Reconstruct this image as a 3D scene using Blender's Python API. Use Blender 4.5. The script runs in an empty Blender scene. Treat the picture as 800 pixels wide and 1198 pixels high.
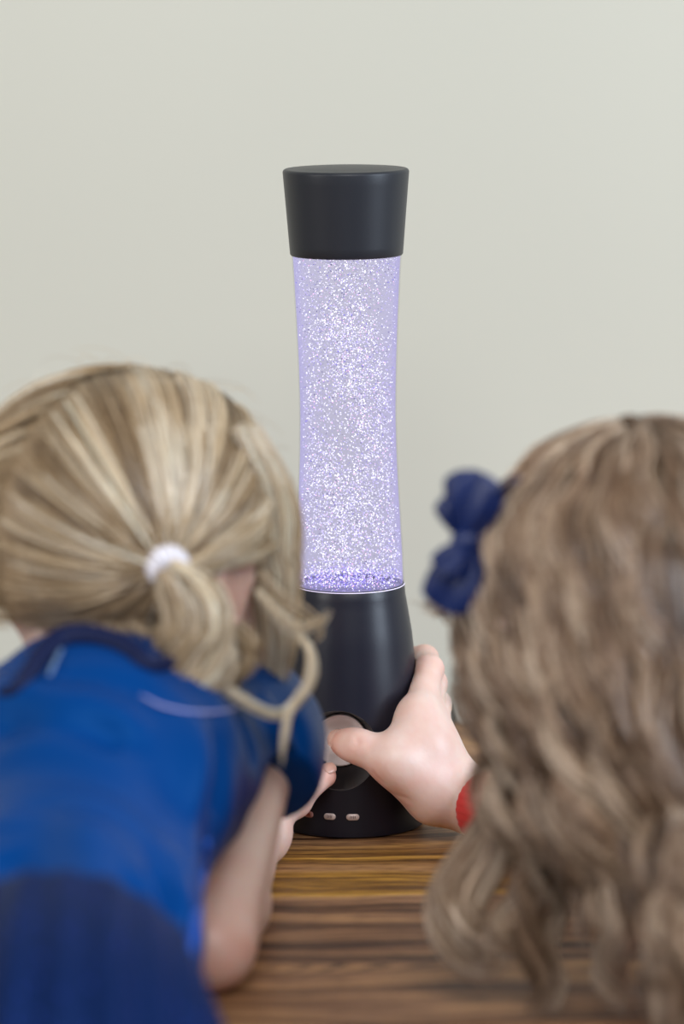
import bpy, bmesh, math, random
import numpy as np
import openvdb
from mathutils import Vector, Matrix, Euler

random.seed(7)
rng = np.random.default_rng(11)
S = bpy.context.scene
COL = S.collection
T = 0.55                       # table top height

# ------------------------------------------------------------------ camera
CAM = Vector((-0.0040, -2.25, T + 0.549))
PITCH, ROLL, F = 9.1, 0.5, 4493.0
cam_rot = Matrix.Rotation(math.radians(90 - PITCH), 3, 'X') @ Matrix.Rotation(math.radians(-ROLL), 3, 'Z')
cd = bpy.data.cameras.new('camera')
cd.sensor_fit = 'VERTICAL'; cd.sensor_height = 36.0; cd.sensor_width = 24.0; cd.lens = 135.0
cd.clip_start = 0.05; cd.clip_end = 50
cam = bpy.data.objects.new('camera', cd); COL.objects.link(cam)
cam.location = CAM; cam.rotation_euler = cam_rot.to_euler()
cd.dof.use_dof = True; cd.dof.focus_distance = 2.25; cd.dof.aperture_fstop = 3.4
S.camera = cam

def at(px, py, Y):
    """world point seen at (px, py) of the 800x1198 photograph at depth Y"""
    d = cam_rot @ Vector(((px - 400) / F, -(py - 599) / F, -1.0))
    t = (Y - CAM.y) / d.y
    return np.array(CAM + d * t)

# ------------------------------------------------------------------ materials
def new_mat(name, color=(0.8, 0.8, 0.8), rough=0.5, **kw):
    m = bpy.data.materials.new(name); m.use_nodes = True
    b = m.node_tree.nodes['Principled BSDF']
    b.inputs['Base Color'].default_value = (*color, 1); b.inputs['Roughness'].default_value = rough
    for k, v in kw.items():
        b.inputs[k].default_value = v
    return m

def N(m, t, **kw):
    n = m.node_tree.nodes.new(t)
    for k, v in kw.items(): setattr(n, k, v)
    return n

def L(m, a, b): m.node_tree.links.new(a, b)

def ramp(m, stops):
    r = N(m, 'ShaderNodeValToRGB'); e = r.color_ramp.elements
    while len(e) < len(stops): e.new(0.5)
    for el, (p, c) in zip(e, stops): el.position = p; el.color = (*c, 1)
    return r

def noise_bump(m, scale, strength, dist=0.001, detail=3, vec=None):
    t = N(m, 'ShaderNodeTexNoise'); t.inputs['Scale'].default_value = scale; t.inputs['Detail'].default_value = detail
    if vec is None:
        tc = N(m, 'ShaderNodeTexCoord'); vec = tc.outputs['Object']
    L(m, vec, t.inputs['Vector'])
    bp = N(m, 'ShaderNodeBump'); bp.inputs['Strength'].default_value = strength; bp.inputs['Distance'].default_value = dist
    L(m, t.outputs['Fac'], bp.inputs['Height'])
    L(m, bp.outputs['Normal'], m.node_tree.nodes['Principled BSDF'].inputs['Normal'])
    return t

def mapped(m, scale=(1, 1, 1), rot=(0, 0, 0)):
    tc = N(m, 'ShaderNodeTexCoord'); mp = N(m, 'ShaderNodeMapping')
    mp.inputs['Scale'].default_value = scale; mp.inputs['Rotation'].default_value = rot
    L(m, tc.outputs['Object'], mp.inputs['Vector']); return mp.outputs['Vector']

M = {}
# wall paint
m = new_mat('wall_paint', (0.60, 0.595, 0.52), 0.85); M['wall'] = m
t = N(m, 'ShaderNodeTexNoise'); t.inputs['Scale'].default_value = 1.6; L(m, mapped(m), t.inputs['Vector'])
r = ramp(m, [(0.3, (0.545, 0.54, 0.47)), (0.7, (0.58, 0.572, 0.50))]); L(m, t.outputs['Fac'], r.inputs[0])
L(m, r.outputs[0], m.node_tree.nodes['Principled BSDF'].inputs['Base Color'])
noise_bump(m, 140, 0.1)
M['floor'] = new_mat('carpet_floor', (0.32, 0.27, 0.22), 0.95); noise_bump(M['floor'], 300, 0.5, 0.003)

# wood of the table: long grain along x, an ochre streak band across the middle
def wood(name, band):
    m = new_mat(name, (0.2, 0.1, 0.05), 0.5, **{'Specular IOR Level': 0.25})
    B = m.node_tree.nodes['Principled BSDF']
    tc = N(m, 'ShaderNodeTexCoord')
    # slow warp that makes cathedral figures
    w = N(m, 'ShaderNodeTexNoise'); w.inputs['Scale'].default_value = 1.0; w.inputs['Detail'].default_value = 2
    mp0 = N(m, 'ShaderNodeMapping'); mp0.inputs['Scale'].default_value = (5.0, 14.0, 5); L(m, tc.outputs['Object'], mp0.inputs['Vector']); L(m, mp0.outputs[0], w.inputs['Vector'])
    sub = N(m, 'ShaderNodeVectorMath', operation='SUBTRACT'); sub.inputs[1].default_value = (0.5, 0.5, 0.5); L(m, w.outputs['Color'], sub.inputs[0])
    sc = N(m, 'ShaderNodeVectorMath', operation='MULTIPLY'); sc.inputs[1].default_value = (0.10, 0.055, 0); L(m, sub.outputs[0], sc.inputs[0])
    ad = N(m, 'ShaderNodeVectorMath', operation='ADD'); L(m, tc.outputs['Object'], ad.inputs[0]); L(m, sc.outputs[0], ad.inputs[1])
    mp = N(m, 'ShaderNodeMapping'); mp.inputs['Scale'].default_value = (3.0, 75, 10); L(m, ad.outputs[0], mp.inputs['Vector'])
    g = N(m, 'ShaderNodeTexNoise'); g.inputs['Scale'].default_value = 1.0; g.inputs['Detail'].default_value = 6; g.inputs['Roughness'].default_value = 0.62
    L(m, mp.outputs[0], g.inputs['Vector'])
    base = ramp(m, [(0.36, (0.045, 0.018, 0.007)), (0.43, (0.210, 0.098, 0.045)), (0.51, (0.38, 0.200, 0.100)), (0.59, (0.53, 0.285, 0.120)), (0.68, (0.66, 0.39, 0.175))])
    L(m, g.outputs['Fac'], base.inputs[0])
    och = ramp(m, [(0.36, (0.06, 0.025, 0.008)), (0.44, (0.22, 0.10, 0.020)), (0.53, (0.50, 0.25, 0.035)), (0.64, (0.72, 0.40, 0.07))])
    L(m, g.outputs['Fac'], och.inputs[0])
    sep = N(m, 'ShaderNodeSeparateXYZ'); L(m, ad.outputs[0], sep.inputs[0])
    mr = N(m, 'ShaderNodeMapRange'); mr.inputs['From Min'].default_value = -0.24; mr.inputs['From Max'].default_value = 0.06
    L(m, sep.outputs['Y'], mr.inputs['Value'])
    # band mask: ochre between depth -0.21 and -0.055, with two gaps
    br = ramp(m, [(0.0, (0, 0, 0)), (0.225, (0.0,) * 3), (0.245, (1.0,) * 3), (0.37, (1.0,) * 3), (0.40, (0.2,) * 3), (0.44, (0.25,) * 3), (0.475, (0.9,) * 3), (0.56, (0.75,) * 3), (0.64, (0.12,) * 3), (0.85, (0.0,) * 3)])
    L(m, mr.outputs[0], br.inputs[0])
    mix = N(m, 'ShaderNodeMix', data_type='RGBA')
    if band: L(m, br.outputs[0], mix.inputs['Factor'])
    else: mix.inputs['Factor'].default_value = 0
    L(m, base.outputs[0], mix.inputs['A']); L(m, och.outputs[0], mix.inputs['B'])
    # fine pores
    mp2 = N(m, 'ShaderNodeMapping'); mp2.inputs['Scale'].default_value = (70, 900, 100); L(m, tc.outputs['Object'], mp2.inputs['Vector'])
    p = N(m, 'ShaderNodeTexNoise'); p.inputs['Scale'].default_value = 1; p.inputs['Detail'].default_value = 3; L(m, mp2.outputs[0], p.inputs['Vector'])
    pr = ramp(m, [(0.36, (0.45, 0.42, 0.40)), (0.56, (1, 1, 1))]); L(m, p.outputs['Fac'], pr.inputs[0])
    mu = N(m, 'ShaderNodeMix', data_type='RGBA', blend_type='MULTIPLY'); mu.inputs['Factor'].default_value = 0.8
    L(m, mix.outputs['Result'], mu.inputs['A']); L(m, pr.outputs[0], mu.inputs['B'])
    # cathedral figure: nested chevrons in the grain
    def mth(op, a, b=None, c=None, clamp=False):
        n = N(m, 'ShaderNodeMath', operation=op, use_clamp=clamp)
        for i_, v_ in enumerate((a, b, c)):
            if v_ is None: continue
            if isinstance(v_, (int, float)): n.inputs[i_].default_value = v_
            else: L(m, v_, n.inputs[i_])
        return n.outputs[0]
    sp = N(m, 'ShaderNodeSeparateXYZ'); L(m, ad.outputs[0], sp.inputs[0])
    dy = mth('ABSOLUTE', mth('ADD', sp.outputs['Y'], 0.313)); f_ = mth('MULTIPLY_ADD', dy, 1.9, sp.outputs['X'])
    sn = mth('SINE', mth('MULTIPLY', f_, 290.0)); sn = mth('POWER', mth('MULTIPLY_ADD', sn, 0.5, 0.5), 3.0)
    mk_ = mth('MULTIPLY', mth('MULTIPLY_ADD', dy, -70.0, 1.25, True), mth('MULTIPLY_ADD', mth('ABSOLUTE', mth('ADD', sp.outputs['X'], 0.0)), -14.0, 1.35, True))
    dk = N(m, 'ShaderNodeMix', data_type='RGBA', blend_type='MULTIPLY'); L(m, mth('MULTIPLY', sn, mk_), dk.inputs['Factor'])
    L(m, mu.outputs['Result'], dk.inputs['A']); dk.inputs['B'].default_value = (0.07, 0.06, 0.05, 1)
    L(m, dk.outputs['Result'], B.inputs['Base Color'])
    bp = N(m, 'ShaderNodeBump'); bp.inputs['Strength'].default_value = 0.25; bp.inputs['Distance'].default_value = 0.0006
    L(m, p.outputs['Fac'], bp.inputs['Height']); L(m, bp.outputs[0], B.inputs['Normal'])
    return m
M['wood'] = wood('oiled_wood', True); M['wood_frame'] = wood('oiled_wood_frame', False)

# lamp plastic
m = new_mat('black_plastic', (0.010, 0.011, 0.021), 0.36, **{'Specular IOR Level': 0.38}); M['plastic'] = m
t = noise_bump(m, 900, 0.06, 0.0004)
M['plastic_top'] = new_mat('black_plastic_cap', (0.017, 0.019, 0.026), 0.40, **{'Specular IOR Level': 0.36}); noise_bump(M['plastic_top'], 700, 0.08, 0.0004)
M['recess'] = new_mat('gloss_black_plastic', (0.010, 0.010, 0.012), 0.28)
M['dish'] = new_mat('satin_silver', (0.96, 0.88, 0.87), 0.25)
M['button'] = new_mat('button_metal', (0.72, 0.60, 0.57), 0.4, Metallic=0.2)
M['button_red'] = new_mat('button_metal_red', (0.62, 0.30, 0.26), 0.4, Metallic=0.2)
M['ink'] = new_mat('button_ink', (0.22, 0.15, 0.15), 0.5)
M['ink_red'] = new_mat('button_ink_red', (0.45, 0.08, 0.05), 0.5)
M['rubber'] = new_mat('black_rubber', (0.012, 0.016, 0.015), 0.5)

def see_through(name, ior, tint, emit=None, estr=0.0, emit_fac=0.0):
    m = bpy.data.materials.new(name); m.use_nodes = True; nt = m.node_tree
    for n in list(nt.nodes): nt.nodes.remove(n)
    out = N(m, 'ShaderNodeOutputMaterial'); tr = N(m, 'ShaderNodeBsdfTransparent'); tr.inputs[0].default_value = (*tint, 1)
    gl = N(m, 'ShaderNodeBsdfGlossy'); gl.inputs['Roughness'].default_value = 0.08
    fr = N(m, 'ShaderNodeFresnel'); fr.inputs['IOR'].default_value = ior
    mx = N(m, 'ShaderNodeMixShader'); fm_ = N(m, 'ShaderNodeMath', operation='MULTIPLY'); fm_.inputs[1].default_value = 0.35; L(m, fr.outputs[0], fm_.inputs[0]); L(m, fm_.outputs[0], mx.inputs[0])
    src = tr.outputs[0]
    if emit:
        em = N(m, 'ShaderNodeEmission'); em.inputs[0].default_value = (*emit, 1); em.inputs[1].default_value = estr
        m2 = N(m, 'ShaderNodeMixShader'); m2.inputs[0].default_value = emit_fac
        lw = N(m, 'ShaderNodeLayerWeight'); lw.inputs['Blend'].default_value = 0.35
        mm = N(m, 'ShaderNodeMath', operation='MULTIPLY_ADD'); mm.inputs[1].default_value = 0.32; mm.inputs[2].default_value = emit_fac
        L(m, lw.outputs['Facing'], mm.inputs[0]); L(m, mm.outputs[0], m2.inputs[0])
        L(m, tr.outputs[0], m2.inputs[1]); L(m, em.outputs[0], m2.inputs[2]); src = m2.outputs[0]
    L(m, src, mx.inputs[1]); L(m, gl.outputs[0], mx.inputs[2]); L(m, mx.outputs[0], out.inputs[0])
    return m
M['glass'] = see_through('clear_acrylic', 1.12, (0.98, 0.98, 1.0))
M['liquid'] = see_through('lit_liquid', 1.03, (0.96, 0.96, 0.99), (0.60, 0.55, 1.0), 0.98, 0.19)
def glitter(name, c, e, es): return new_mat(name, c, 0.25, **{'Emission Color': (*e, 1), 'Emission Strength': es})  # emission stands in for the LED light that the flakes reflect
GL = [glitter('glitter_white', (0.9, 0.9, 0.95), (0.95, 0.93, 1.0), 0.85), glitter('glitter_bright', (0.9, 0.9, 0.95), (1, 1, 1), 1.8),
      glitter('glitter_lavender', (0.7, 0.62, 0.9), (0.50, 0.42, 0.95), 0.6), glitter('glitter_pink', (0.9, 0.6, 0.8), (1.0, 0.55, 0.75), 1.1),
      glitter('glitter_dark', (0.10, 0.09, 0.2), (0.2, 0.15, 0.5), 0.1), glitter('glitter_blue', (0.12, 0.09, 0.5), (0.16, 0.1, 0.75), 0.6),  # dark navy flakes, used higher up for weaker lamp light too
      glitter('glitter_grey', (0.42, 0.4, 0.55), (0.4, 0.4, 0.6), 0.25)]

# skin with a blush attribute
def skin(name, base, blush):
    m = new_mat(name, base, 0.42); B = m.node_tree.nodes['Principled BSDF']
    a = N(m, 'ShaderNodeAttribute'); a.attribute_name = 'blush'
    t = N(m, 'ShaderNodeTexNoise'); t.inputs['Scale'].default_value = 55; t.inputs['Detail'].default_value = 3; L(m, mapped(m), t.inputs['Vector'])
    mr = N(m, 'ShaderNodeMapRange'); mr.inputs['From Min'].default_value = 0.35; mr.inputs['From Max'].default_value = 0.75; mr.inputs['To Max'].default_value = 0.35
    L(m, t.outputs['Fac'], mr.inputs['Value'])
    ad = N(m, 'ShaderNodeMath', operation='ADD', use_clamp=True); L(m, a.outputs['Fac'], ad.inputs[0]); L(m, mr.outputs[0], ad.inputs[1])
    mx = N(m, 'ShaderNodeMix', data_type='RGBA'); mx.inputs['A'].default_value = (*base, 1); mx.inputs['B'].default_value = (*blush, 1)
    L(m, ad.outputs[0], mx.inputs['Factor']); L(m, mx.outputs['Result'], B.inputs['Base Color'])
    B.inputs['Subsurface Weight'].default_value = 0.25; B.inputs['Subsurface Radius'].default_value = (0.012, 0.004, 0.002); B.inputs['Subsurface Scale'].default_value = 0.5
    noise_bump(m, 420, 0.10, 0.0008)
    return m
M['skin'] = skin('fair_skin', (0.80, 0.60, 0.525), (0.66, 0.25, 0.17))
M['nail'] = new_mat('nail', (0.60, 0.35, 0.28), 0.25)
M['eye_white'] = new_mat('eye_white', (0.8, 0.8, 0.78), 0.2); M['iris'] = new_mat('iris', (0.08, 0.14, 0.22), 0.15)
M['lip'] = new_mat('lip', (0.6, 0.25, 0.22), 0.4)

def cloth(name, c, rough, sheen, scale=900, tint=(1, 1, 1), spec=0.5):
    m = new_mat(name, c, rough, **{'Sheen Weight': sheen, 'Sheen Tint': (*tint, 1), 'Sheen Roughness': 0.35, 'Specular IOR Level': spec})
    noise_bump(m, scale, 0.25, 0.0005); return m
M['satin'] = cloth('blue_velvet', (0.0008, 0.040, 0.190), 0.42, 0.0, 900, (0.05, 0.4, 1.0), 0.18)
M['collar'] = cloth('navy_trim', (0.003, 0.008, 0.045), 0.6, 0.1, 900, (0.3, 0.4, 1), 0.2)
M['piping'] = cloth('bright_blue_trim', (0.01, 0.085, 0.45), 0.4, 0.1, 900, (0.3, 0.5, 1))
M['tulle'] = cloth('navy_tulle', (0.003, 0.013, 0.070), 0.6, 0.02, 500, (0.2, 0.25, 0.9), 0.25)
M['satin'].node_tree.nodes['Principled BSDF'].inputs['Specular Tint'].default_value = (0.12, 0.45, 1.0, 1); M['tulle'].node_tree.nodes['Principled BSDF'].inputs['Specular Tint'].default_value = (0.2, 0.4, 1.0, 1)
m = M['tulle']; v = N(m, 'ShaderNodeTexVoronoi'); v.inputs['Scale'].default_value = 160; L(m, mapped(m), v.inputs['Vector'])
r = ramp(m, [(0.0, (0.05, 0.07, 0.55)), (0.16, (0.004, 0.016, 0.085)), (0.3, (0.002, 0.010, 0.055))]); L(m, v.outputs['Distance'], r.inputs[0]); L(m, r.outputs[0], m.node_tree.nodes['Principled BSDF'].inputs['Base Color'])
M['red'] = cloth('red_knit', (0.62, 0.035, 0.03), 0.75, 0.3, 1200)
M['bow'] = cloth('navy_ribbon', (0.002, 0.014, 0.095), 0.42, 0.08, 900, (0.3, 0.4, 1))
M['tie'] = cloth('white_hair_tie', (0.80, 0.78, 0.86), 0.6, 0.3, 500)
M['stocking'] = cloth('navy_tights', (0.01, 0.015, 0.06), 0.8, 0.2); M['shoe'] = new_mat('shoe_leather', (0.03, 0.025, 0.025), 0.35)
M['pale_thread'] = new_mat('pale_trim', (0.35, 0.36, 0.68), 0.5)

def hairmat(name, rough):
    m = new_mat(name, (0.4, 0.3, 0.2), rough); B = m.node_tree.nodes['Principled BSDF']
    a = N(m, 'ShaderNodeAttribute'); a.attribute_name = 'tint'
    L(m, a.outputs['Color'], B.inputs['Base Color'])
    B.inputs['Specular IOR Level'].default_value = 0.8
    return m
M['hair'] = hairmat('blonde_hair', 0.30)

# ------------------------------------------------------------------ mesh helpers
def mesh_obj(name, verts, faces, mat, parent=None, smooth=True, attrs=None):
    me = bpy.data.meshes.new(name)
    verts = np.asarray(verts, dtype=np.float32)
    if isinstance(faces, np.ndarray):
        n, k = faces.shape
        me.vertices.add(len(verts)); me.vertices.foreach_set('co', verts.ravel())
        me.loops.add(n * k); me.loops.foreach_set('vertex_index', faces.astype(np.int32).ravel())
        me.polygons.add(n); me.polygons.foreach_set('loop_start', np.arange(0, n * k, k, dtype=np.int32))
        me.polygons.foreach_set('loop_total', np.full(n, k, dtype=np.int32))
        me.update(calc_edges=True)
    else:
        me.from_pydata([tuple(map(float, v)) for v in verts], [], faces); me.update()
    me.validate()
    if smooth: me.polygons.foreach_set('use_smooth', np.ones(len(me.polygons), dtype=bool))
    for m in (mat if isinstance(mat, list) else [mat]): me.materials.append(m)
    if attrs:
        for an, (typ, data) in attrs.items():
            a = me.attributes.new(an, typ, 'POINT')
            a.data.foreach_set('color' if typ == 'FLOAT_COLOR' else 'value', np.asarray(data, dtype=np.float32).ravel())
    o = bpy.data.objects.new(name, me); COL.objects.link(o)
    if parent is not None: o.parent = parent; o.matrix_parent_inverse = PINV[parent.name]
    PINV[o.name] = Matrix.Identity(4) if parent is None else PINV[parent.name]
    return o
PINV = {}

def thing(name, label, cat, loc):
    e = bpy.data.objects.new(name, None); COL.objects.link(e); e.location = loc; e.empty_display_size = 0.05
    e['label'] = label; e['category'] = cat
    PINV[e.name] = Matrix.Translation(Vector(loc)).inverted()
    return e
# sub-parts hang under a part whose own transform is the identity in world space once its parent inverse is applied
def sub(name, verts, faces, mat, parent, **kw):
    o = mesh_obj(name, verts, faces, mat, None, **kw); o.parent = parent; o.matrix_parent_inverse = Matrix.Identity(4); return o

def fix_inverse(): pass

def box(x0, x1, y0, y1, z0, z1, bev=0.003):
    bm = bmesh.new(); bmesh.ops.create_cube(bm, size=1)
    for v in bm.verts:
        v.co = ((x0 + x1) / 2 + v.co.x * (x1 - x0), (y0 + y1) / 2 + v.co.y * (y1 - y0), (z0 + z1) / 2 + v.co.z * (z1 - z0))
    if bev: bmesh.ops.bevel(bm, geom=bm.edges[:], offset=bev, segments=3, affect='EDGES', profile=0.6)
    vs = [tuple(v.co) for v in bm.verts]; bm.verts.index_update(); fs = [[v.index for v in f.verts] for f in bm.faces]; bm.free()
    return vs, fs

def lathe(prof, seg=96, close_top=True, close_bottom=True):
    vs, fs = [], []
    for r_, z in prof:
        for i in range(seg):
            a = 2 * math.pi * i / seg; vs.append((r_ * math.cos(a), r_ * math.sin(a), z))
    for j in range(len(prof) - 1):
        for i in range(seg):
            k = (i + 1) % seg; fs.append([j * seg + i, j * seg + k, (j + 1) * seg + k, (j + 1) * seg + i])
    if close_bottom: fs.append([i for i in range(seg)][::-1])
    if close_top: fs.append([(len(prof) - 1) * seg + i for i in range(seg)])
    return vs, fs

def catmull(pts, n):
    P = np.asarray(pts, float); P = np.vstack([2 * P[0] - P[1], P, 2 * P[-1] - P[-2]])
    t = np.linspace(0, len(P) - 3 - 1e-6, n); i = t.astype(int); u = (t - i)[:, None]
    p0, p1, p2, p3 = P[i], P[i + 1], P[i + 2], P[i + 3]
    return 0.5 * ((2 * p1) + (-p0 + p2) * u + (2 * p0 - 5 * p1 + 4 * p2 - p3) * u ** 2 + (-p0 + 3 * p1 - 3 * p2 + p3) * u ** 3)

def tube(pts, rad, seg=10, n=None):
    P = catmull(pts, n) if n else np.asarray(pts, float)
    m_ = len(P); R = np.interp(np.linspace(0, 1, m_), np.linspace(0, 1, len(np.atleast_1d(rad))), np.atleast_1d(rad)) if np.ndim(rad) else np.full(m_, rad)
    Tn = np.gradient(P, axis=0); Tn /= np.linalg.norm(Tn, axis=1)[:, None] + 1e-12
    up = np.array([0, 0, 1.0]) if abs(Tn[0, 2]) < 0.9 else np.array([1.0, 0, 0])
    a = np.cross(Tn[0], up); a /= np.linalg.norm(a); vs = []
    for k in range(m_):
        a = a - Tn[k] * a.dot(Tn[k]); a /= np.linalg.norm(a); b = np.cross(Tn[k], a)
        for s in range(seg):
            th = 2 * math.pi * s / seg; vs.append(P[k] + R[k] * (math.cos(th) * a + math.sin(th) * b))
    fs = []
    for k in range(m_ - 1):
        for s in range(seg):
            s2 = (s + 1) % seg; fs.append([k * seg + s, k * seg + s2, (k + 1) * seg + s2, (k + 1) * seg + s])
    fs.append(list(range(seg))[::-1]); fs.append([(m_ - 1) * seg + s for s in range(seg)])
    return vs, fs

def merge(parts):
    V, Fc = [], []
    for v, f in parts:
        o = len(V); V += list(v); Fc += [[o + i for i in q] for q in f]
    return V, Fc

# ------------------------------------------------------------------ signed distance bodies
def cap(a, b, ra, rb=None, k=0.010):
    return ('c', np.array(a, float), np.array(b, float), ra, ra if rb is None else rb, k)
def ell(c, r, rot=None, k=0.010):
    return ('e', np.array(c, float), np.array(r, float), np.eye(3) if rot is None else np.array(rot), 0, k)
def chain(pts, rads, k=0.008):
    return [cap(pts[i], pts[i + 1], rads[i], rads[i + 1], k) for i in range(len(pts) - 1)]
def bounds(p):
    if p[0] == 'c':
        r = max(p[3], p[4]); return np.minimum(p[1], p[2]) - r, np.maximum(p[1], p[2]) + r
    r = p[2].max(); return p[1] - r, p[1] + r
def dist(p, X):
    if p[0] == 'c':
        ba = p[2] - p[1]; pa = X - p[1]; t = np.clip(pa @ ba / max(ba @ ba, 1e-12), 0, 1)
        return np.linalg.norm(pa - t[..., None] * ba, axis=-1) - (p[3] + (p[4] - p[3]) * t)
    q = (X - p[1]) @ p[3]; k0 = np.linalg.norm(q / p[2], axis=-1); k1 = np.linalg.norm(q / p[2] ** 2, axis=-1) + 1e-9
    return k0 * (k0 - 1) / k1
def sdf(prims, X, cuts=()):
    d = None
    for p in prims:
        e = dist(p, X)
        if d is None: d = e; continue
        k = p[5]; h = np.maximum(k - np.abs(d - e), 0) / k
        d = np.minimum(d, e) - h * h * k * 0.25
    if d is None: d = np.full(X.shape[:-1], 0.1)
    for p in cuts:
        k = p[5]; e = -dist(p, X); h = np.maximum(k - np.abs(d - e), 0) / k
        d = np.maximum(d, e) + h * h * k * 0.25
    return d
def sdf_mesh(prims, vox, cuts=(), B=24, warp=None):
    bb = [bounds(p) for p in prims]; lo = np.min([b[0] for b in bb], 0) - 4 * vox; hi = np.max([b[1] for b in bb], 0) + 4 * vox
    nt = np.ceil((hi - lo) / (vox * B)).astype(int)
    g = openvdb.FloatGrid(0.05); g.transform = openvdb.createLinearTransform(voxelSize=vox)
    ar = np.arange(B) * vox; gx = np.stack(np.meshgrid(ar, ar, ar, indexing='ij'), -1); half = B * vox * 0.5; diag = half * 1.7321
    for ix in range(nt[0]):
        for iy in range(nt[1]):
            for iz in range(nt[2]):
                o = lo + np.array([ix, iy, iz]) * B * vox; c = o + half
                pr = [p for p, (a, b) in zip(prims, bb) if np.all(a - 0.03 < o + 2 * half) and np.all(b + 0.03 > o)]
                if not pr: continue
                dc = sdf(pr, c[None])[0]
                if dc > diag + 0.012: continue
                d = sdf(pr, o + gx, [q for q in cuts])
                g.copyFromArray(np.clip(d, -0.02, 0.05).astype(np.float32), ijk=(ix * B, iy * B, iz * B), tolerance=1e-6)
    pts, quads = g.convertToQuads(0.0)
    pts = np.asarray(pts, float) + lo; quads = np.asarray(quads).astype(np.int64)
    # orientation check by signed volume
    a, b, c, d_ = (pts[quads[:, i]] for i in range(4))
    vol = np.einsum('ij,ij->i', a, np.cross(b, c)).sum() + np.einsum('ij,ij->i', a, np.cross(c, d_)).sum()
    if vol < 0: quads = quads[:, ::-1]
    return pts, quads
def normals(pts, quads):
    n = np.zeros_like(pts); fn = np.cross(pts[quads[:, 2]] - pts[quads[:, 0]], pts[quads[:, 3]] - pts[quads[:, 1]])
    for i in range(4): np.add.at(n, quads[:, i], fn)
    return n / (np.linalg.norm(n, axis=1)[:, None] + 1e-12)
def seg_dist(X, a, b):
    a, b = np.array(a), np.array(b); ba = b - a; t = np.clip((X - a) @ ba / (ba @ ba), 0, 1)
    return np.linalg.norm(X - a - t[:, None] * ba, axis=1), t
def smooth_verts(pts, quads, it=2, f=0.5):
    for _ in range(it):
        s = np.zeros_like(pts); c = np.zeros(len(pts))
        for i in range(4):
            j = (i + 1) % 4
            np.add.at(s, quads[:, i], pts[quads[:, j]]); np.add.at(s, quads[:, j], pts[quads[:, i]])
            np.add.at(c, quads[:, i], 1); np.add.at(c, quads[:, j], 1)
        pts = pts * (1 - f) + f * s / c[:, None]
    return pts

# ------------------------------------------------------------------ setting
def struct(name, vf, mat):
    o = mesh_obj(name, vf[0], vf[1], mat, smooth=False); o['kind'] = 'structure'; return o
WALL_Y = 0.36
struct('wall_back', box(-2.4, 2.4, WALL_Y, WALL_Y + 0.1, 0, 2.5, 0), M['wall'])
struct('floor', box(-2.4, 2.4, -2.6, WALL_Y, -0.05, 0, 0), M['floor'])
struct('baseboard_back', box(-2.4, 2.4, WALL_Y - 0.014, WALL_Y, 0, 0.09, 0.003), new_mat('white_gloss', (0.75, 0.74, 0.70), 0.35))

# ------------------------------------------------------------------ table
TX0, TX1, TY0, TY1 = -0.62, 0.62, -0.425, 0.285
tb = thing('wooden_table', 'brown wooden table with long streaky grain standing against the pale wall', 'table', (0, -0.07, 0))
mesh_obj('tabletop', *box(TX0, TX1, TY0, TY1, T - 0.028, T, 0.004), M['wood'], tb)
mesh_obj('apron', *merge([box(TX0 + .05, TX1 - .05, TY0 + .03, TY0 + .05, T - .10, T - .0285, .002), box(TX0 + .05, TX1 - .05, TY1 - .05, TY1 - .03, T - .10, T - .0285, .002),
         box(TX0 + .05, TX0 + .07, TY0 + .03, TY1 - .03, T - .10, T - .0285, .002), box(TX1 - .07, TX1 - .05, TY0 + .03, TY1 - .03, T - .10, T - .0285, .002)]), M['wood_frame'], tb)
for x in (TX0 + .03, TX1 - .08):
    for y in (TY0 + .02, TY1 - .07):
        mesh_obj('leg', *box(x, x + .05, y, y + .05, 0, T - .0285, .004), M['wood_frame'], tb)

# ------------------------------------------------------------------ lamp
def zpx(py, Y=0.0): return at(410, py, Y)[2]
LS = 0.5012e-3
lamp = thing('glitter_lamp', 'tall glowing glitter lamp with black cap and flared black base, standing on the table', 'lamp', (0, 0, T))
z_cap_t, z_cap_b, z_gl_b = zpx(197), zpx(298), zpx(685)
def rr(px, z): return px * (2.25) / F * 1.0
cap_r_t, cap_r_b = rr(74, 0), rr(66.3, 0)
prof = [(0.001, z_cap_b + 0.004), (cap_r_b - 0.0035, z_cap_b + 0.004), (cap_r_b - 0.003, z_cap_b), (cap_r_b - 0.0006, z_cap_b), (cap_r_b, z_cap_b + 0.0008)]
for i in range(1, 9): u = i / 8; prof.append((cap_r_b + (cap_r_t - cap_r_b) * u ** 1.05, z_cap_b + (z_cap_t - 0.002 - z_cap_b) * u))
for i in range(1, 7): a = i / 6 * math.pi / 2; prof.append((cap_r_t - 0.002 * (1 - math.cos(a)), z_cap_t - 0.002 + 0.002 * math.sin(a)))
prof += [(cap_r_t - 0.004, z_cap_t - 0.0002), (cap_r_t - 0.010, z_cap_t + 0.0006), (cap_r_t - 0.02, z_cap_t + 0.0012), (cap_r_t - .03, z_cap_t + .0015), (0.001, z_cap_t + 0.0016)]
mesh_obj('cap', *lathe(prof), M['plastic_top'], lamp)
# clear tube
ys = [298, 320, 350, 380, 420, 460, 490, 530, 570, 610, 650, 685]
rs = [64.5, 63.2, 61.8, 60.3, 58.7, 57.7, 57.5, 58.3, 60.0, 62.3, 64.3, 65.3]
pz = np.array([zpx(y) for y in ys])[::-1]; pr_ = np.array([rr(r_, 0) for r_ in rs])[::-1]
def tube_r(z): return np.interp(z, pz, pr_)
zz = np.linspace(pz[0] - 0.004, pz[-1] + 0.006, 60)
tubo = mesh_obj('glass_tube', *lathe([(tube_r(z), z) for z in zz], close_top=False, close_bottom=False), M['glass'], lamp)
zl = np.linspace(pz[0] - 0.0005, pz[-1] + 0.003, 50)
sub('liquid', *lathe([(tube_r(z) - 0.0007, z) for z in zl]), M['liquid'], tubo)
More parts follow.
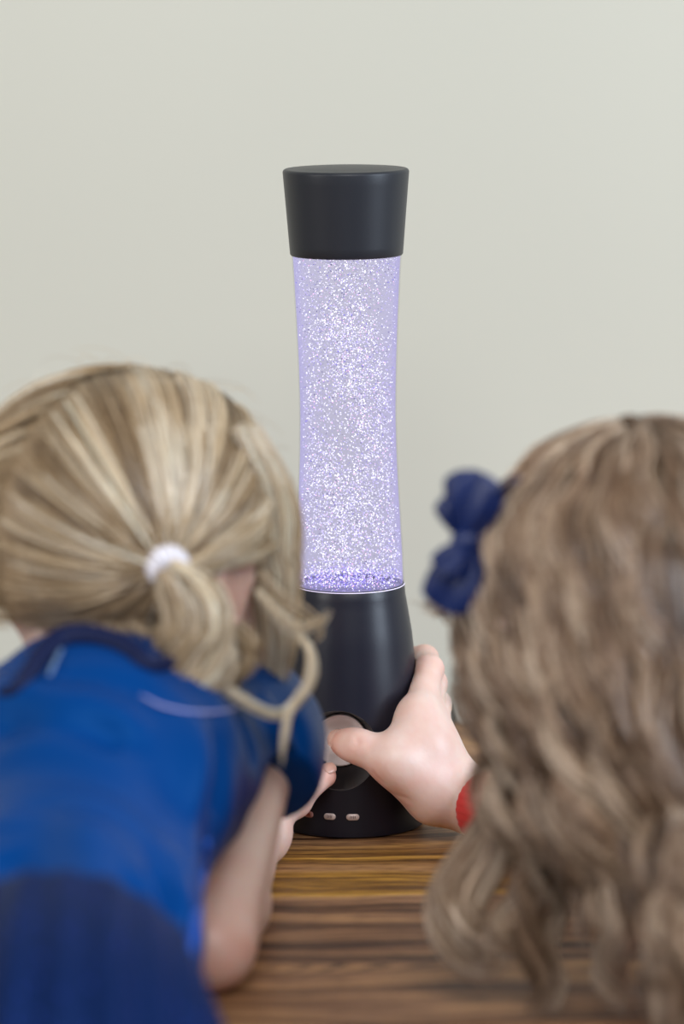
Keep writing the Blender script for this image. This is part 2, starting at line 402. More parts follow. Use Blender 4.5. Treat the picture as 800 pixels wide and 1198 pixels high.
# flakes of glitter floating in the liquid, denser and bluer where they settle
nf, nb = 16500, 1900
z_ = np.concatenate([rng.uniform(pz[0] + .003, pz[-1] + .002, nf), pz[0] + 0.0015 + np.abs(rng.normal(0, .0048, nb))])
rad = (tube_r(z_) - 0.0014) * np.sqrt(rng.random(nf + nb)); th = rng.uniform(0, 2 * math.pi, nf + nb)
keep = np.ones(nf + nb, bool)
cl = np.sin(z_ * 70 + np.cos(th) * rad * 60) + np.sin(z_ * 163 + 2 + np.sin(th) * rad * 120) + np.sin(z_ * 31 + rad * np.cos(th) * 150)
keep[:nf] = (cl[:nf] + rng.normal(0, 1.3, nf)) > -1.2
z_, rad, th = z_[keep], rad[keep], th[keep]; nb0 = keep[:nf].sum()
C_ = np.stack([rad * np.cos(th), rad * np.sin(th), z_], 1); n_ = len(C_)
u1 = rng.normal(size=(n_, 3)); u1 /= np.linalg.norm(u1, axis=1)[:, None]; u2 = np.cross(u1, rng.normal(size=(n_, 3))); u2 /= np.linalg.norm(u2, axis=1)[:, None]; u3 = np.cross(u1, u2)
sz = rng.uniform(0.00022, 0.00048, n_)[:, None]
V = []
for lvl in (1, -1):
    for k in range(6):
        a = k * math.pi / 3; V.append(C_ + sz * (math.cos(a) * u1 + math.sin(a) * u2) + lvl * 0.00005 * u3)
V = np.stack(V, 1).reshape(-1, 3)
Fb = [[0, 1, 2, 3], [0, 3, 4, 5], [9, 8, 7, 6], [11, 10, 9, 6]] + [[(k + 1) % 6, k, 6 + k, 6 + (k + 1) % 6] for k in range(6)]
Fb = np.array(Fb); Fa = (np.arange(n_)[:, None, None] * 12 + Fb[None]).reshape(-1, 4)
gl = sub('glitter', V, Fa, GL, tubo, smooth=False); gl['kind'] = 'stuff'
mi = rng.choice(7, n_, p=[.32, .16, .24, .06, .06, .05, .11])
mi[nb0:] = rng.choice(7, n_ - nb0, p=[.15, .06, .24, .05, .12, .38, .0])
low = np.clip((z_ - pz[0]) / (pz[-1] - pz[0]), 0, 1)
# lamp light fading upward is put into the flake colours, greyer and darker
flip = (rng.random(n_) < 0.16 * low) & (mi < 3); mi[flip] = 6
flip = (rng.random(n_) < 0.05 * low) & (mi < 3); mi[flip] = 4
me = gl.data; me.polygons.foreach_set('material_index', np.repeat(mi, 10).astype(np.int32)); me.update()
gv, gf = [], []
for i in range(120):
    a = 2 * math.pi * i / 120
    for j in range(8): b = 2 * math.pi * j / 8; r_ = tube_r(pz[0]) - .0003 + .0005 * math.cos(b); gv.append((r_ * math.cos(a), r_ * math.sin(a), pz[0] + .0010 + .0004 * math.sin(b)))
gf = [[i * 8 + j, ((i + 1) % 120) * 8 + j, ((i + 1) % 120) * 8 + (j + 1) % 8, i * 8 + (j + 1) % 8] for i in range(120) for j in range(8)]
mesh_obj('light_ring', gv, gf, new_mat('light_ring', (.8, .75, .95), .4, **{'Emission Color': (.80, .68, 1.0, 1), 'Emission Strength': .5}), lamp)
# base with a scooped recess
bz = [(690, 65.6), (700, 67.6), (740, 74.3), (786, 79.0), (840, 82.5), (900, 85.5), (950, 87.6)]
prof = [(0.001, T + 0.002), (0.040, T + 0.002), (0.0405, T + .0003), (0.0428, T + .0003), (0.0440, T + 0.0012)]
pts_ = [(rr(r_, 0), zpx(y)) for y, r_ in bz][::-1]
pz2 = np.array([p[1] for p in pts_]); prr = np.array([p[0] for p in pts_])
def base_r(z): return np.interp(z, np.concatenate([[T + .001], pz2]), np.concatenate([[0.0443], prr]))
for z in np.linspace(T + 0.004, z_gl_b + 0.001, 26): prof.append((float(base_r(z)), z))
zt = z_gl_b + 0.001; rt = float(base_r(zt))
prof += [(rt - 0.0005, zt + 0.0008), (rt - 0.0016, zt + 0.0008), (rt - 0.003, zt - 0.002), (0.001, zt - 0.002)]
base = mesh_obj('base', *lathe(prof, 160), [M['plastic'], M['recess']], lamp)
rc = at(395.5, 879, -0.043); dc = at(398, 866, -0.026)
def loft_y(stations, seg=72):
    vs, fs = [], []
    for (cx, cy, cz, r_) in stations:
        for i in range(seg):
            a = 2 * math.pi * i / seg; vs.append((cx + r_ * math.cos(a), cy, cz + r_ * math.sin(a)))
    for j in range(len(stations) - 1):
        for i in range(seg):
            k = (i + 1) % seg; fs.append([j * seg + i, (j + 1) * seg + i, (j + 1) * seg + k, j * seg + k])
    fs.append(list(range(seg))); fs.append([(len(stations) - 1) * seg + i for i in range(seg)][::-1])
    return vs, fs
cut = mesh_obj('cutter', *loft_y([(rc[0], -0.08, rc[2], 0.0300), (rc[0], -0.0445, rc[2], 0.0243), (rc[0], -0.040, rc[2], 0.0236), (rc[0] + .0006, -0.032, rc[2] + .003, 0.0205), (dc[0], -0.026, dc[2], 0.0162), (dc[0], -0.016, dc[2], 0.0158)]), [M['recess'], M['recess']])
for p in cut.data.polygons: p.material_index = 1
bo = base.modifiers.new('b', 'BOOLEAN'); bo.object = cut; bo.operation = 'DIFFERENCE'; bo.solver = 'EXACT'
bpy.context.view_layer.update(); dg = bpy.context.evaluated_depsgraph_get()
nm = bpy.data.meshes.new_from_object(base.evaluated_get(dg)); base.modifiers.clear(); base.data = nm
bpy.data.objects.remove(cut)
for e in nm.edges: pass
bm = bmesh.new(); bm.from_mesh(nm)
for e in bm.edges: e.smooth = (len(e.link_faces) == 2 and e.calc_face_angle(0) < math.radians(28))
bm.to_mesh(nm); bm.free()
# the control dish inside the recess
pd = [(0.0002, -0.0165), (0.005, -0.0168), (0.009, -0.0180), (0.012, -0.0205), (0.0138, -0.0235), (0.0146, -0.0258), (0.0151, -0.0266), (0.0157, -0.0262), (0.0158, -0.024), (0.0157, -0.0165)]
vs, fs = lathe([(r_, y) for r_, y in pd], 72, close_top=True, close_bottom=False)
vs = [(dc[0] + x, z, dc[2] + y) for x, y, z in vs]
mesh_obj('control_dial', vs, [f[::1] for f in fs], M['dish'], lamp)
# three little pill buttons near the foot
def surf(px, py):
    p = None; Y = -0.043
    for _ in range(12):
        p = at(px, py, Y); rb = float(base_r(p[2])); x = p[0]; Y = -math.sqrt(max(rb * rb - x * x, 1e-9))
    return at(px, py, Y)
for px, py, w, mt, ik in ((361.3, 952.6, 12.5, 'button_red', 'ink_red'), (385.8, 955.3, 14.2, 'button', 'ink'), (412.6, 956.0, 15.4, 'button', 'ink')):
    c = surf(px, py); ang = math.atan2(c[0], -c[1]); nrm = np.array([math.sin(ang), -math.cos(ang), 0.06]); nrm /= np.linalg.norm(nrm)
    ex = np.array([math.cos(ang), math.sin(ang), 0]); ez = np.cross(ex, nrm) * -1; ez = ez if ez[2] > 0 else -ez
    w_, h_ = w * LS / 2, 7.6 * LS / 2; V_, F_ = [], []; seg = 32
    ring = []
    for i in range(seg):
        a = 2 * math.pi * i / seg; ca, sa = math.cos(a), math.sin(a)
        ring.append((math.copysign(w_ - h_, ca) + h_ * ca, h_ * sa))
    for off, s in ((-0.001, 1), (0.0004, 1), (0.0007, 0.93), (0.0007, 0.0)):
        for (a, b) in ring: V_.append(c + ex * a * s + ez * b * s + nrm * off)
    for j in range(3):
        for i in range(seg): k = (i + 1) % seg; F_.append([j * seg + i, j * seg + k, (j + 1) * seg + k, (j + 1) * seg + i])
    bt = mesh_obj('button', V_, F_, M[mt], lamp)
    V2, F2 = [], []
    for q in range(4):
        xo = (-0.42 + 0.28 * q) * (w_ - h_ * 0.3); hh = h_ * (0.42 if q % 2 else 0.55)
        for (a, b) in ((xo - .0002, -hh), (xo + .00022, -hh * .8), (xo + .0003, hh), (xo - .0002, hh * .75)):
            V2.append(c + ex * a + ez * b + nrm * 0.00072)
        for (a, b) in ((xo - .0002, -hh), (xo + .00022, -hh * .8), (xo + .0003, hh), (xo - .0002, hh * .75)):
            V2.append(c + ex * a + ez * b + nrm * 0.00085)
        o = q * 8; F2 += [[o + 4, o + 5, o + 6, o + 7], [o, o + 1, o + 5, o + 4], [o + 1, o + 2, o + 6, o + 5], [o + 2, o + 3, o + 7, o + 6], [o + 3, o, o + 4, o + 7]]
    sub('lettering', V2, F2, M[ik], bt, smooth=False)
# cord leaving the back of the base over the table's rear edge
cp = [(0.030, 0.028, T + .006), (0.050, 0.06, T + .004), (0.060, 0.12, T + .003), at(520, 851, 0.225), at(530, 850, 0.262), at(537, 857, 0.300), (0.078, 0.322, T - 0.05), (0.085, 0.32, T - 0.25), (0.10, 0.32, 0.02), (0.16, 0.30, 0.004), (0.3, 0.29, 0.004)]
cp[3][2] = T + 0.006; cp[4][2] = T + 0.006; cp[5] = np.array([.07, .312, T + .004])
mesh_obj('power_cord', *tube(cp, 0.0024, 10, 120), M['rubber'], lamp)

# ------------------------------------------------------------------ hair tools
def strands_mesh(name, Ps, rads, tints, mat, parent, seg=3, extra=None):
    """Ps: list of arrays (K,3); rads, tints per strand."""
    by = {}
    for P, r_, c in zip(Ps, rads, tints): by.setdefault(len(P), []).append((P, r_, c))
    Vs, Fs, Cs = [], [], []; off = 0
    for K, lst in by.items():
        P = np.stack([l[0] for l in lst]); r_ = np.array([l[1] for l in lst]); c = np.stack([l[2] for l in lst]); n = len(lst)
        Tn = np.gradient(P, axis=1); Tn /= np.linalg.norm(Tn, axis=2)[..., None] + 1e-9
        ref = np.array([0.3, -0.9, 0.2]); a = np.cross(Tn, ref); a /= np.linalg.norm(a, axis=2)[..., None] + 1e-9; b = np.cross(Tn, a)
        u = np.linspace(0, 1, K); taper = np.clip(np.minimum(1.0, (1 - u) * 5 + 0.12), 0, 1) * np.minimum(1, 0.5 + u * 8)
        V = []
        for s in range(seg):
            t_ = 2 * math.pi * s / seg; V.append(P + (r_[:, None] * taper[None])[..., None] * (math.cos(t_) * a + math.sin(t_) * b))
        V = np.stack(V, 2)                                  # n,K,seg,3
        idx = (np.arange(n * K * seg).reshape(n, K, seg)) + off
        Fq = np.stack([idx[:, :-1, :], np.roll(idx, -1, 2)[:, :-1, :], np.roll(idx, -1, 2)[:, 1:, :], idx[:, 1:, :]], -1).reshape(-1, 4)
        Vs.append(V.reshape(-1, 3)); Fs.append(Fq); off += n * K * seg
        cc = np.ones((n, K, seg, 4)); cc[..., :3] = c[:, None, None, :] if c.ndim == 2 else c[:, :, None, :]; Cs.append(cc.reshape(-1, 4))
    if extra is not None:
        ev, ef, ec = extra; Vs.append(ev); Fs.append(ef + off); Cs.append(ec); off += len(ev)
    return mesh_obj(name, np.concatenate(Vs), np.concatenate(Fs), mat, parent, attrs={'tint': ('FLOAT_COLOR', np.concatenate(Cs))})

def lock(guide, r0, r1, n, K=22, tint=None, jit=0.25, wave=0.0, wl=0.05, flat=1.0, rs_=None, spread_end=1.0):
    """bundle of n strands round a guide polyline; radius r0 at the root, r1 mid, closing at the tip"""
    G = catmull(guide, K); Tn = np.gradient(G, axis=0); seglen = np.linalg.norm(Tn, axis=1); Tn /= seglen[:, None] + 1e-9
    s = np.cumsum(seglen); a = np.cross(Tn, [0.1, -0.2, 0.97]); nn = np.linalg.norm(a, axis=1)[:, None]
    a = np.where(nn < 0.15, np.cross(Tn, [1.0, 0, 0]), a); a /= np.linalg.norm(a, axis=1)[:, None]
    for k in range(1, K):
        if a[k].dot(a[k - 1]) < 0: a[k] = -a[k]
    b = np.cross(Tn, a); u = np.linspace(0, 1, K)
    R = np.interp(u, [0, 0.35, 0.8, 1], [r0, r1, r1 * 0.8, r1 * 0.35 * spread_end]); out = []
    for i in range(n):
        q = math.sqrt(rng.random()); ph = rng.uniform(0, 2 * math.pi)
        ca, sa = q * math.cos(ph), q * math.sin(ph) * flat
        tw = rng.normal(0, 0.3) * u + rng.normal(0, jit) * np.sin(u * rng.uniform(2, 6) + ph)
        ox = ca * np.cos(tw) - sa * np.sin(tw); oy = ca * np.sin(tw) + sa * np.cos(tw)
        P = G + (R * ox)[:, None] * a + (R * oy)[:, None] * b
        if wave:
            w0 = rng.uniform(0, 0.8); P = P + wave * (u ** 0.7)[:, None] * (np.cos(2 * math.pi * s / wl + w0)[:, None] * a + np.sin(2 * math.pi * s / wl + w0)[:, None] * b)
        cut_ = rng.uniform(0.86, 1.0); P = np.stack([np.interp(u * cut_, u, P[:, j]) for j in range(3)], 1)
        out.append(P)
    return out

def tint_of(n, cols, w, var=0.12):
    cols = np.array(cols); c = cols[rng.choice(len(cols), n, p=w)] * (1 + rng.normal(0, var, (n, 1)))
    return np.clip(c, 0.01, 0.9)

# ------------------------------------------------------------------ head
def rotm(yaw, pitch=0.0, roll=0.0):
    """columns = right, forward, up of the head"""
    Rz = Matrix.Rotation(math.radians(-yaw), 3, 'Z'); Rx = Matrix.Rotation(math.radians(-pitch), 3, 'X'); Ry = Matrix.Rotation(math.radians(roll), 3, 'Y')
    return np.array(Rz @ Rx @ Ry)
def head_prims(C, R, s):
    P = lambda x, y, z: C + R @ (np.array([x, y, z]) * s)
    k = 0.012
    pr = [ell(P(0, -.010, .008), np.array([.071, .086, .078]) * s, R, k), ell(P(0, .030, -.020), np.array([.058, .058, .066]) * s, R, 0.02),
          ell(P(0, .048, -.062), np.array([.036, .036, .030]) * s, R, 0.02),
          ell(P(.034, .055, -.034), np.array([.024, .022, .024]) * s, R, 0.015), ell(P(-.034, .055, -.034), np.array([.024, .022, .024]) * s, R, 0.015),
          cap(P(0, .082, -.006), P(0, .093, -.026), .0045 * s, .0075 * s, 0.008), ell(P(.007, .088, -.029), np.array([.005, .006, .004]) * s, R, .004), ell(P(-.007, .088, -.029), np.array([.005, .006, .004]) * s, R, .004),
          cap(P(-.010, .083, -.046), P(.010, .083, -.046), .0042 * s, .0042 * s, .004), cap(P(-.008, .082, -.0535), P(.008, .082, -.0535), .0048 * s, .0048 * s, .004),
          ell(P(0, .078, -.074), np.array([.013, .010, .010]) * s, R, .010),
          cap(P(-.030, .078, .018), P(-.012, .084, .018), .004 * s, .004 * s, .008), cap(P(.030, .078, .018), P(.012, .084, .018), .004 * s, .004 * s, .008)]
    for sd in (-1, 1):                                       # ears: rim, bowl, lobe
        e = lambda y, z, o=0.0: P(sd * (.071 + o), y, z)
        rim = [e(.006, -.030), e(.008, -.008, .002), e(.003, .008, .006), e(-.010, .013, .010), e(-.022, .006, .011), e(-.023, -.010, .009), e(-.014, -.026, .004), e(-.004, -.036, .001)]
        pr += chain(rim, [.0035 * s] * 8, .004); pr += [ell(P(sd * .073, -.007, -.010), np.array([.004, .015, .019]) * s, R, .005), ell(e(-.002, -.036, .001), np.array([.004, .006, .007]) * s, R, .004)]
    return pr
def head_cuts(C, R, s):
    P = lambda x, y, z: C + R @ (np.array([x, y, z]) * s)
    return [ell(P(.029, .090, .004), np.array([.014, .014, .009]) * s, R, .010), ell(P(-.029, .090, .004), np.array([.014, .014, .009]) * s, R, .010),
            cap(P(-.014, .0885, -.0497), P(.014, .0885, -.0497), .0011, .0011, .002)]
def uv_ell(c, r, R, nu=20, nv=12):
    vs, fs = [], []
    for j in range(nv + 1):
        for i in range(nu):
            a, b = 2 * math.pi * i / nu, math.pi * j / nv
            vs.append(c + R @ (np.array([math.cos(a) * math.sin(b), math.sin(a) * math.sin(b), math.cos(b)]) * r))
    for j in range(nv):
        for i in range(nu): k = (i + 1) % nu; fs.append([j * nu + i, (j + 1) * nu + i, (j + 1) * nu + k, j * nu + k])
    return vs, fs
def face_parts(C, R, s, body, par):
    P = lambda x, y, z: C + R @ (np.array([x, y, z]) * s)
    for sd in (-1, 1):
        e = mesh_obj('eye', *uv_ell(P(sd * .029, .0735, .004), np.array([.011] * 3) * s, R), M['eye_white'], par)
        sub('iris', *uv_ell(P(sd * .029, .0825, .003), np.array([.0048, .0024, .0048]) * s, R), M['iris'], e)

def settle(pts, hand=True):
    """flesh flattens where it presses on the table top and on the lamp base"""
    m_ = (pts[:, 1] > TY0 - .004) & (pts[:, 2] < T + .0007) & (pts[:, 2] > T - .03) & (np.abs(pts[:, 0]) < TX1); pts[m_, 2] = T + .0007
    if hand:
        r_ = np.hypot(pts[:, 0], pts[:, 1]); rb = base_r(pts[:, 2]) + .0003
        rec = (np.hypot(pts[:, 0] - rc[0], pts[:, 2] - rc[2]) < .022) & (pts[:, 1] < 0)
        m_ = (r_ < rb) & ~rec & (pts[:, 2] > T) & (pts[:, 2] < z_gl_b)
        pts[m_, :2] *= (rb[m_] / np.maximum(r_[m_], 1e-5))[:, None]
    return pts
def blush_at(pts, spots):
    b = np.zeros(len(pts))
    for c, r_, w in spots: b = np.maximum(b, w * np.exp(-np.sum((pts - np.array(c)) ** 2, 1) / (r_ * r_)))
    return b

def nail(tip, ddir, up, r_, par):
    """a small curved plate lying on the back of a finger tip"""
    d = ddir / np.linalg.norm(ddir); n = up - d * up.dot(d); n /= np.linalg.norm(n); sdv = np.cross(d, n)
    V_, F_ = [], []; nu, nv = 9, 7
    for lay in (0, 1):
        for j in range(nv):
            for i in range(nu):
                a = (i / (nu - 1) - .5) * 1.7; v_ = j / (nv - 1) - .5; sh = 1 - 0.5 * (abs(v_) * 2) ** 4
                rad_ = r_ * (1.03 + 0.03 * lay) - 0.35 * r_ * max(0, v_) ** 2 * 4 * 0.4
                V_.append(tip + d * v_ * r_ * 1.25 + n * rad_ * math.cos(a * sh) + sdv * rad_ * math.sin(a * sh) * .95)
    for lay in (0, 1):
        for j in range(nv - 1):
            for i in range(nu - 1):
                o = lay * nu * nv + j * nu + i; q = [o, o + 1, o + nu + 1, o + nu]; F_.append(q if lay else q[::-1])
    for j in range(nv - 1):
        for i0 in (0, nu - 1): a = j * nu + i0; F_.append([a, a + nu, a + nu + nu * nv, a + nu * nv])
    for i in range(nu - 1):
        for j0 in (0, nv - 1): a = j0 * nu + i; F_.append([a, a + 1, a + 1 + nu * nv, a + nu * nv])
    return mesh_obj('fingernail', V_, F_, M['nail'], par)

def lowleg(hip, knee, ankle, toe):
    return [cap(hip, knee, .052, .036, .02), cap(knee, ankle, .036, .022, .012)]

# ================================================================== LEFT GIRL
girl1 = thing('person', 'child with blonde pigtails and blue dress, leaning over the table left of the lamp', 'person', tuple(at(60, 1190, -0.60)[:2]) + (0,))
Y1 = -0.27
HC1 = at(160, 642, Y1); HR1 = rotm(40, 12, 0); HS1 = 0.97
nb1 = at(128, 795, -0.315); ch1 = at(108, 905, -0.375); wa1 = at(72, 1100, -0.50); hip1 = at(62, 1215, -0.60)
shR = at(291, 862, -0.265); elR = at(247, 1113, -0.362); wrR = at(299, 975, -0.105)
elR[2] = T + 0.0245; wrR[2] = max(wrR[2], T + 0.0205)
shL = at(-62, 915, -0.33); elL = at(-190, 1020, -0.34); wrL = at(-110, 930, -0.16); elL[2] = T + .024; wrL[2] = T + .02
sd1 = np.array([.052, 0, 0])
kneeR = hip1 + np.array([.045, -.01, -.30]); kneeR[2] = 0.29; ankR = kneeR + np.array([.005, -.03, -.235])
kneeL = hip1 + np.array([-.045, -.01, -.30]); kneeL[2] = 0.29; ankL = kneeL + np.array([-.005, -.03, -.235])
body1 = []
body1 += [cap(HC1 + HR1 @ np.array([0, -.012, -.045]), nb1, .030, .034, .012)]
body1 += [ell(ch1, [.064, .073, .050], None, .02), cap(nb1, ch1, .040, .053, .03), cap(ch1, wa1, .054, .048, .03), cap(wa1, hip1, .046, .046, .03)]
body1 += [cap(nb1 + [0.01, 0, -.012], shR, .028, .027, .02), cap(nb1 + [-0.02, -.012, -.034], shL, .024, .025, .02)]
body1 += [cap(shR, elR, .0275, .0205, .012)]
fm = elR + (wrR - elR) * .33
body1 += [cap(elR, fm, .0205, .0215, .012), cap(fm, wrR, .0215, .0155, .010)]
body1 += [cap(shL, elL, .027, .021, .012), cap(elL, wrL, .021, .0155, .010)]
for kn, an, s_ in ((kneeR, ankR, 1), (kneeL, ankL, -1)):
    body1 += [cap(hip1 + [s_ * .026, .0, -.03], kn, .038, .035, .02), cap(kn, an, .035, .021, .012), cap(an, an + [0, .06, -.022], .018, .014, .01)]
body1 += head_prims(HC1, HR1, HS1)
# right hand of the left girl: thumb on the lip of the recess, fingers round the far-left of the base
tIP = at(361, 917, -0.0585); tTip = at(380.5, 908, -0.0520); tM = at(344, 936, -0.066); tC = wrR + [.004, .012, .004]
body1 += chain([tC, tM, tIP, tTip], [.0115, .0098, .0078, .0068], .006)
mcps = [at(314, 905, -0.058), at(305, 915, -0.046), at(300, 930, -0.034), at(298, 944, -0.024)]
fing = [[(-.054, -.030), (-.053, -.006), (-.047, .015)], [(-.056, -.016), (-.055, .008), (-.047, .026)], [(-.058, -.006), (-.055, .016), (-.045, .032)], [(-.058, .004), (-.054, .022), (-.045, .034)]]
for q, (mc, fp) in enumerate(zip(mcps, fing)):
    mc[2] = max(mc[2], T + .017)
    rr_ = [.0074, .0074, .0070, .0062][q]; zf = mc[2] + .002
    body1 += [cap(wrR, mc, .0135, .0092, .014)]
    body1 += chain([mc] + [np.array([x, y, zf - 0.001 * j]) for j, (x, y) in enumerate(fp)], [rr_ + .0012, rr_, rr_ * .92, rr_ * .82], .0035)
# left hand resting flat on the table
for q in range(4):
    mc = wrL + [.030 - .014 * q * .9 + .004, .052 - .004 * abs(q - 1), -.006]; fr = .0068 - .0004 * (q == 3)
    e1 = mc + [.004 - .004 * q, .026 - .004 * (q == 3), .003]; e2 = e1 + [.003 - .003 * q, .018, -.005]; e3 = e2 + [0.001, .011 - .002 * (q == 3), -.004]
    for e_ in (mc, e1, e2, e3): e_[2] = max(e_[2], T + fr + .0005)
    body1 += [cap(wrL, mc, .013, .0085, .012)] + chain([mc, e1, e2, e3], [fr + .001, fr, fr * .93, fr * .85], .003)
thL = wrL + [.034, .022, -.006]; th2 = thL + [.016, .020, -.003]; th3 = th2 + [.006, .016, -.003]
for e_ in (thL, th2, th3): e_[2] = max(e_[2], T + .0078)
body1 += chain([wrL + [.006, .008, 0], thL, th2, th3], [.012, .0092, .0078, .0068], .006)
pts, qd = sdf_mesh(body1, 0.0017, head_cuts(HC1, HR1, HS1)); pts = settle(smooth_verts(pts, qd, 2))
earP = HC1 + HR1 @ (np.array([.078, -.008, -.008]) * HS1)
bl = blush_at(pts, [(tTip, .009, .9), (tIP, .008, .35), (tM, .010, .2), (earP, .028, .35), (elR, .03, .45), (HC1 + HR1 @ np.array([.034, .075, -.036]), .02, .5), (HC1 + HR1 @ np.array([-.034, .075, -.036]), .02, .5)])
b1 = mesh_obj('body', pts, qd, M['skin'], girl1, attrs={'blush': ('FLOAT', bl)})
face_parts(HC1, HR1, HS1, b1, girl1)
nail(tTip + (tTip - tIP) / np.linalg.norm(tTip - tIP) * .002, tTip - tIP, np.array([.6, .1, .8]), .0068, girl1)

def shoe(par, an):
    pr = [ell(an + [0, .035, -.030], [.027, .062, .018], None, .012), cap(an + [0, -.005, -.03], an + [0, -.005, 0], .026, .024, .012)]
    v, q = sdf_mesh(pr, .003); v[:, 2] = np.maximum(v[:, 2], 0.0); mesh_obj('shoe', v, q, M['shoe'], par)
for an in (ankR, ankL): shoe(girl1, an)

# dress bodice
def puff(prims, g, k=None):
    out = []
    for p in prims:
        if p[0] == 'c': out.append(('c', p[1], p[2], p[3] + g, p[4] + g, max(p[5], k or 0)))
        else: out.append(('e', p[1], p[2] + g, p[3], 0, max(p[5], k or 0)))
    return out
slR = shR + (elR - shR) * 0.10 + [.004, 0, 0]; slL = shL + (elL - shL) * .25
bod = puff([ell(ch1, [.066, .075, .052], None, .02), cap(nb1 + (ch1 - nb1) * .22, ch1, .036, .055, .03), cap(ch1, wa1, .056, .052, .03), cap(wa1, wa1 + (hip1 - wa1) * .55, .054, .052, .03),
            cap(nb1 + [0.012, 0, -.016], shR, .026, .027, .02), cap(nb1 + [-0.020, -.012, -.034], shL, .024, .025, .02)], .0055, .03)
bod += [cap(shR, slR, .0320, .0315, .02), cap(shR + [-.012, -.012, 0], slR + [-.008, -.010, .0], .032, .029, .02), cap(nb1 + [.03, -.01, -.02], shR + [-.01, -.005, 0], .034, .032, .03), cap(ch1 + [.025, .03, 0], shR + [-.012, -.02, -.005], .040, .031, .04), cap(ch1 + [.02, 0, .0], slR + [-.02, -.03, -.01], .040, .022, .03), cap(shL, slL, .034, .032, .02)]
# trim the sleeve with a plane-like big ball below the hem and open the neck
hemdir = (elR - shR) / np.linalg.norm(elR - shR)
bcuts = [ell(slR + hemdir * (.40 + .0175), [.40] * 3, None, .002)]
pts, qd = sdf_mesh(bod, .0022); 
# flatten everything below the sleeve hem to a clean hem plane
hp = slR + hemdir * .016
dd = (pts - hp) @ hemdir; dS, tS = seg_dist(pts, shR, elR)
mk = (dd > 0) & (dS < .05) & (pts[:, 0] > shR[0] - .038)
pts[mk] -= hemdir * dd[mk][:, None] * 0.92
pts = smooth_verts(pts, qd, 4); nr = normals(pts, qd)
def ridge(P, a, b, w, h):
    d, t_ = seg_dist(P, a, b); return h * np.exp(-(d / w) ** 2) * np.sin(np.clip(t_, .02, .98) * math.pi) ** .5
disp = np.zeros(len(pts))
def A(x, y, Yd): return at(x, y, Yd)
def on_back(x, y):
    """point on the bodice seen at (x,y)"""
    lo_, hi_ = -0.62, -0.15; o = at(x, y, -0.70); e_ = at(x, y, 0.0)
    u = np.linspace(0, 1, 500)[:, None]; X = o + (e_ - o) * u; d = sdf(bod, X); i = np.argmax(d < 0)
    return X[i] if d[i] < 0 else X[np.argmin(d)]
for (x0, y0, x1, y1, w, h) in ((-10, 812, 160, 848, .006, .0050), (-10, 850, 150, 872, .007, -.0055), (60, 790, 180, 815, .006, -.002), (150, 1010, 185, 1150, .006, .0035), (175, 1010, 210, 1150, .0055, -.0045), (205, 1000, 205, 1120, .006, .0035),
                              (250, 850, 250, 960, .007, -.003), (232, 840, 225, 1010, .009, .003), (95, 950, 120, 1060, .012, .0025), (40, 930, 60, 1050, .012, -.0025), (0, 990, 30, 1040, .010, -.004), (300, 810, 330, 880, .006, .0025), (275, 830, 300, 900, .006, -.0028), (345, 835, 350, 885, .005, -.002)):
    disp += ridge(pts, on_back(x0, y0), on_back(x1, y1), w * 1.25, h * 2.1)
disp += .0012 * np.sin(pts[:, 0] * 90 + pts[:, 1] * 60 + 2 * np.sin(pts[:, 1] * 50)) * np.sin(pts[:, 1] * 70 + pts[:, 2] * 50)
pts = pts + nr * disp[:, None]
dress = mesh_obj('dress', pts, qd, M['satin'], girl1)
# collar band with an open notch at the back
def on_bod_ring(c, ax, rx, n=48, a0=0, a1=2 * math.pi):
    ax = ax / np.linalg.norm(ax); e1 = np.cross(ax, [0, 1, 0.]); e1 /= np.linalg.norm(e1); e2 = np.cross(ax, e1)
    return [c + rx * (math.cos(a) * e1 + math.sin(a) * e2) for a in np.linspace(a0, a1, n)]
cpx = ((14, 812), (34, 792), (52, 768), (72, 752), (98, 748), (128, 753), (155, 766), (176, 782))
cpts = [on_back(x, y) + np.array([0, -.001, .0015]) for x, y in cpx]
cpts = [cpts[0] + [-.02, .02, -.006]] + cpts + [cpts[-1] + [.012, .02, -.002]]
cv, cf = tube(cpts, [.0025, .0045, .0062, .0068, .0062, .0055, .0035], 14, 60)
col_ = sub('collar', cv, cf, M['collar'], dress)
zp = [on_back(x, y) + np.array([0, -.001, .001]) for x, y in ((72, 762), (64, 778), (58, 792))]
sub('zipper', *tube(zp, .0011, 8, 20), new_mat('zip_grey', (.12, .2, .35), .4), dress)
pp = [on_back(x, y) + np.array([0, -.0015, .001]) for x, y in ((243, 985), (236, 1030), (228, 1080), (219, 1130), (210, 1175))]
sub('side_piping', *tube(pp, [.0016, .0022, .0024, .0026, .0026], 10, 40), M['piping'], dress)
pp = [on_back(x, y) + np.array([0, -.0012, .0012]) for x, y in ((165, 815), (190, 828), (225, 835), (262, 834), (288, 826))]
sub('pale_trim', *tube(pp, [.0003, .0007, .0008, .0007, .0003], 8, 40), M['pale_thread'], dress)

# skirt : gathered below the waist, billowing, down to the knee
sk_v, sk_f = [], []; nseg = 180
ax0 = hip1 - wa1; ax0 /= np.linalg.norm(ax0)
stations = []
